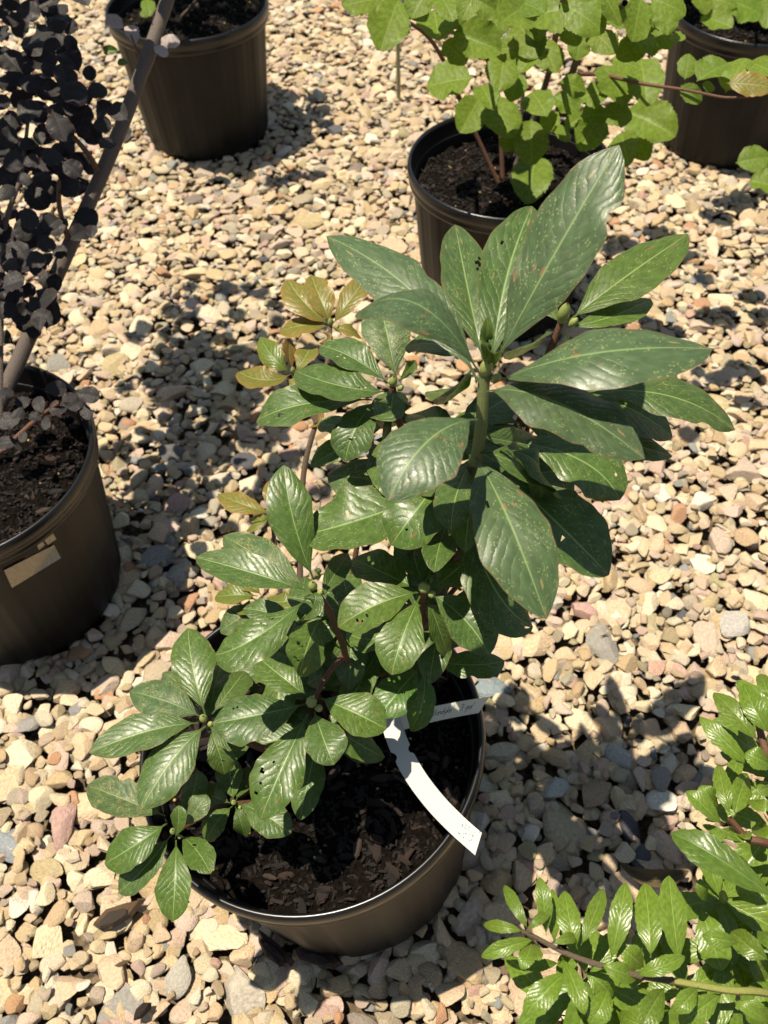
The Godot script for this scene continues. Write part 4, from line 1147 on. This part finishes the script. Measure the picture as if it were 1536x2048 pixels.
func make_tag() -> void:
	var tag := thing("plant_tag", "white plastic loop tag with pencilled name hanging from the azalea stem", "tag")
	# written end
	var im := Image.create(768, 128, false, Image.FORMAT_RGB8)
	im.fill(Color(0.76, 0.75, 0.70))
	var ink := Color(0.20, 0.20, 0.21)
	# pen strokes on a unit of one x-height; baseline y = 0, up negative
	var word := [
		[0.0, [[[0, -2.0], [0.12, -1.5]], ]],
		[0.4, [[[0, 0], [0.35, -1.8]], [[1.1, -1.7], [0.25, -0.85], [0.85, 0.05]]]],
		[1.6, [[[0, 0], [0.35, -1.9]]]],
		[2.1, [arc(0.4, -0.45, 0.38, 0.45, 0, 360)]],
		[3.0, [[[0, 0], [0.15, -0.9]], [[0.12, -0.6], [0.5, -0.9], [0.7, -0.7], [0.6, 0]]]],
		[3.9, [arc(0.35, -0.42, 0.35, 0.42, 0, 360), [[0.75, -1.8], [0.65, 0.0]]]],
		[4.9, [[[0, -0.9], [0.3, -0.1]], [[0.75, -0.9], [0.2, 0.9]]]],
		[5.7, [[[0, 0], [0.35, -1.8]], [[0.75, -0.9], [0.2, -0.5], [0.7, 0]]]],
		[6.6, [[[0.0, -0.4], [0.6, -0.55]], arc(0.33, -0.45, 0.33, 0.45, -15, -330)]],
		[7.6, [[[0, -2.0], [-0.1, -1.5]]]],
		[10.0, [arc(0.4, -1.35, 0.42, 0.45, -150, 80), arc(0.4, -0.45, 0.45, 0.5, -90, 140)]],
		[12.0, [arc(0.35, -0.45, 0.35, 0.42, 0, 360), [[0.72, -0.85], [0.6, 0.7], [0.2, 0.85]]]],
		[13.0, [arc(0.35, -0.42, 0.33, 0.4, 0, 360), [[0.72, -0.85], [0.75, 0]]]],
		[14.0, [[[0.2, -1.8], [0.05, 0.0]]]],
	]
	for ch in word:
		for st in ch[1]:
			stroke(im, st, 330 + ch[0] * 24.0, 76, 26.0, ink, 2.2)
	stroke(im, [[0, 0], [1.2, -0.4], [0.4, 0.3], [1.5, 0.2]], 40, 90, 20.0, ink, 2.0)
	var m1 := StandardMaterial3D.new()
	m1.albedo_texture = ImageTexture.create_from_image(im)
	m1.roughness = 0.45
	m1.texture_repeat = false
	m1.cull_mode = BaseMaterial3D.CULL_DISABLED
	m1.backlight_enabled = true
	m1.backlight = Color(0.35, 0.35, 0.33)
	var a0 := at(772, 1436, 0.262)
	var a1 := at(980, 1393, 0.262)
	var b0 := at(778, 1468, 0.252)
	var b1 := at(957, 1426, 0.252)
	var p := PackedVector3Array()
	var uv := PackedVector2Array()
	for r in 3:
		for c in 13:
			var s := c / 12.0
			var lift := Vector3(0, 0.003 * sin(s * PI), 0)
			p.append(a0.lerp(a1, s).lerp(b0.lerp(b1, s), r / 2.0) + lift)
			uv.append(Vector2(s, r / 2.0))
	part("written_end", grid_mesh(p, uv, 3, 13), m1, tag)
	# tail with its two notches, curving down over the soil and out over the rim
	var im2 := Image.create(64, 512, false, Image.FORMAT_RGB8)
	im2.fill(Color(0.69, 0.69, 0.675))
	var r2 := RandomNumberGenerator.new()
	r2.seed = 4
	for k in 22:
		var x := r2.randi_range(14, 50)
		var y := r2.randi_range(425, 480)
		for j in r2.randi_range(4, 9):
			im2.set_pixel(clampi(x + j % 3, 0, 63), clampi(y + j / 3, 0, 511), Color(0.12, 0.12, 0.13))
	var m2: StandardMaterial3D = m1.duplicate()
	m2.albedo_texture = ImageTexture.create_from_image(im2)
	var line := smooth_line([at(776, 1424, 0.276), at(797, 1488, 0.272), at(828, 1548, 0.267), at(868, 1602, 0.262), at(912, 1648, 0.258), at(957, 1688, 0.255)], 14)
	p = PackedVector3Array()
	uv = PackedVector2Array()
	var n := line.size()
	for i in n:
		var t: Vector3 = (line[mini(i + 1, n - 1)] - line[maxi(i - 1, 0)]).normalized()
		var side := t.cross(Vector3(0.1, 1, 0.1)).normalized()
		var f := float(i) / (n - 1)
		for c in 9:
			var s := c / 4.0 - 1.0
			var w := 0.0080
			var notch := sqrt(maxf(0.0, 1.0 - pow((f - 0.26) / 0.026, 2.0))) * 0.0028
			var cut := 0.0
			if f > 0.97:
				cut = -0.003 * s
			p.append(line[i] - side * s * (w - notch) + t * cut)
			uv.append(Vector2(0.5 + 0.5 * s, f))
	part("tail", grid_mesh(p, uv, n, 9), m2, tag)
	part("loop", tube([at(775, 1440, 0.266), at(745, 1428, 0.275), at(735, 1400, 0.28), at(762, 1396, 0.275), at(785, 1430, 0.268)], 0.0016, 0.0016, 6), M.bud, tag)

func make_small_things() -> void:
	var stake := thing("plant_stake", "thin pale stake standing in the gravel beside the round-leaved shrub", "stake", at(797, 198, 0.0))
	part("stick", tube([Vector3(0, -0.02, 0), Vector3(0.0, 0.06, 0.0), Vector3(-0.001, 0.15, 0)], 0.0042, 0.004, 8, 0.05), M.stake, stake)
	part("label_head", chip_mesh(91), M.stake, stake, Transform3D(Basis.from_scale(Vector3(0.009, 0.05, 0.004)), Vector3(-0.001, 0.155, 0)))
	# fallen leaf
	var fl := thing("fallen_leaf", "curled brown dead leaf lying on the gravel below the shrub tips", "leaf")
	leaf(fl, at(1228, 1712, 0.016), at(1295, 1760, 0.022), at(1378, 1742, 0.020), 0.0085, "narrow", M.dry, Color(0.55, 0.45, 1.0), {"fold": 0.9, "curl": 0.0})
	# bark pieces: [label, photo end a, end b, width m]
	for b in [["long tan bark strip lying among the stones before the grey slab", 178, 1858, 282, 1802, 0.011, 3], ["reddish bark strip lying against the front of the tagged pot", 512, 1864, 592, 1944, 0.010, 4], ["crumbly brown bark chunk lying on gravel beside the reddish strip", 590, 1905, 680, 1925, 0.010, 4], ["dark brown bark sliver between pale stones at the grey slab's end", 262, 2040, 300, 2005, 0.006, 1]]:
		var p0 := at(b[1], b[2], 0.012)
		var p1 := at(b[3], b[4], 0.014)
		var o := thing("bark_piece", b[0], "bark", (p0 + p1) * 0.5, "bark pieces lying on the gravel")
		var x := (p1 - p0) * 0.52
		var z := x.cross(Vector3.UP).normalized()
		part("flake", chip_mesh(60 + int(b[1])), M.wood if b[6] == 3 else M.bark[b[6]], o, Transform3D(Basis(x, Vector3.UP * 0.02, z * b[5] * 1.7), Vector3.ZERO))
		part("flake", chip_mesh(61 + int(b[1])), M.bark[3] if b[6] == 3 else M.bark[1], o, Transform3D(Basis(x * 0.7, Vector3.UP * 0.016, z * b[5] * 1.1), Vector3(0, 0.004, 0) + z * 0.003))

func on_wall(xf: Transform3D, u: float, v: float) -> Vector3:
	# where the sight line meets the tapered wall, in the pot's own axes
	var o := xf * EYE
	var d := xf.basis * ray(u, v)
	var t := 0.55
	for k in 400:
		var q := o + d * t
		if q.y < 0.222 and Vector2(q.x, q.z).length() < lerpf(0.1155, 0.1335, (q.y - 0.016) / 0.19) + 0.0016:
			return q
		t += 0.001
	return o + d * t

func make_sticker(pot: Node3D) -> void:
	# worn paper sticker on the wall, and the torn scraps above it
	var xf := pot.transform.affine_inverse()
	for patch in [[[8, 1141], [108, 1090], [122, 1116], [24, 1176], 9], [[88, 1080], [103, 1062], [113, 1078], [96, 1090], 4], [[74, 1092], [84, 1080], [90, 1090], [78, 1100], 3]]:
		var n: int = patch[4]
		var p := PackedVector3Array()
		var uv := PackedVector2Array()
		for r in n:
			for c in n:
				var s := float(c) / (n - 1)
				var t := float(r) / (n - 1)
				var a := Vector2(patch[0][0], patch[0][1]).lerp(Vector2(patch[1][0], patch[1][1]), s)
				var b := Vector2(patch[3][0], patch[3][1]).lerp(Vector2(patch[2][0], patch[2][1]), s)
				var q := a.lerp(b, t)
				p.append(on_wall(xf, q.x, q.y))
				uv.append(Vector2(s, t))
		part("sticker", grid_mesh(p, uv, n, n), M.sticker, pot)


func _ready() -> void:
	rng.seed = 20240611
	noise.seed = 11
	noise.frequency = 0.02
	# camera: a phone held about a metre up, looking down
	view = Basis(Vector3.RIGHT, deg_to_rad(-51.316)) * Basis(Vector3.BACK, deg_to_rad(-1.849))
	var cam := Camera3D.new()
	cam.name = "camera"
	add_child(cam)
	cam.transform = Transform3D(view, EYE)
	cam.near = 0.02
	cam.far = 200.0
	var ca := CameraAttributesPhysical.new()
	ca.frustum_focal_length = 12.0 * F / 1024.0
	ca.frustum_focus_distance = 0.62
	ca.exposure_aperture = 9.0
	ca.frustum_near = 0.02
	ca.frustum_far = 200.0
	cam.attributes = ca
	cam.fov = rad_to_deg(2.0 * atan(1024.0 / F))
	var env := Environment.new()
	env.background_mode = Environment.BG_SKY
	env.tonemap_mode = Environment.TONE_MAPPER_LINEAR
	env.tonemap_exposure = 1.84
	env.sdfgi_enabled = true
	env.ssao_enabled = true
	env.ssil_enabled = true
	var sm := ProceduralSkyMaterial.new()
	sm.sky_top_color = Color(0.55, 0.62, 0.72)
	sm.sky_horizon_color = Color(0.82, 0.84, 0.84)
	sm.sky_curve = 0.12
	sm.ground_bottom_color = Color(0.42, 0.38, 0.30)
	sm.ground_horizon_color = Color(0.60, 0.62, 0.62)
	sm.sky_energy_multiplier = 0.74
	var sky := Sky.new()
	sky.sky_material = sm
	env.sky = sky
	var we := WorldEnvironment.new()
	we.name = "world"
	we.environment = env
	add_child(we)
	var sun := DirectionalLight3D.new()
	sun.name = "sun"
	add_child(sun)
	sun.light_energy = 1.6
	sun.light_angular_distance = 0.53
	sun.light_color = Color(1.0, 0.95, 0.865)
	sun.shadow_enabled = true
	sun.look_at_from_position(Vector3.ZERO, Vector3(0.26, -1.0, 0.05), Vector3.BACK)

	make_materials()
	var t0 := Time.get_ticks_msec()
	make_gravel([Vector3(-0.067, -0.331, 0.105), Vector3(0.191, -1.182, 0.105), Vector3(-0.317, -1.718, 0.105), Vector3(-0.446, -0.657, 0.105), Vector3(0.66, -1.635, 0.105), Vector3(0.48, -0.22, 0.105)])
	print("gravel ms ", Time.get_ticks_msec() - t0)
	var level := Basis()
	make_pot("black nursery pot holding the azalea with the white tag", Vector3(-0.067, 0.235, -0.331), Basis(Vector3.BACK, deg_to_rad(6.0)), 0.036, 280, 1)
	var left := make_pot("black nursery pot with a torn beige sticker on its wall", Vector3(-0.446, 0.235, -0.657), level, 0.035, 110, 2, 1.02)
	make_sticker(left)
	make_pot("black nursery pot with bare reddish bark soil behind the azalea", Vector3(0.191, 0.235, -1.182), level, 0.040, 110, 3)
	make_pot("black nursery pot behind the leaning grey trunk", Vector3(-0.317, 0.235, -1.718), level, 0.035, 50, 4)
	make_pot("shaded black nursery pot right beside the round-leaved shrub", Vector3(0.66, 0.235, -1.635), level, 0.035, 50, 5)
	make_pot("black nursery pot holding the glossy toothed-leaved shrub", Vector3(0.48, 0.235, -0.22), level, 0.035, 20, 6)
	make_azalea()
	var sum := ""
	for k in leaf_log.size():
		sum += "%d:%.0f/%.0f/%.0f " % [k, leaf_log[k][0] * 1000, leaf_log[k][1] * 1000, leaf_log[k][2] * 1000]
	print(sum)
	leaf_log.clear()
	make_smoke_bush()
	make_round_shrubs()
	make_toothed_shrub()
	sum = ""
	for k in leaf_log.size():
		sum += "%.0f/%.0f " % [leaf_log[k][0] * 1000, leaf_log[k][1] * 1000]
	print(sum)
	make_tag()
	make_small_things()
	print("done ms ", Time.get_ticks_msec() - t0)
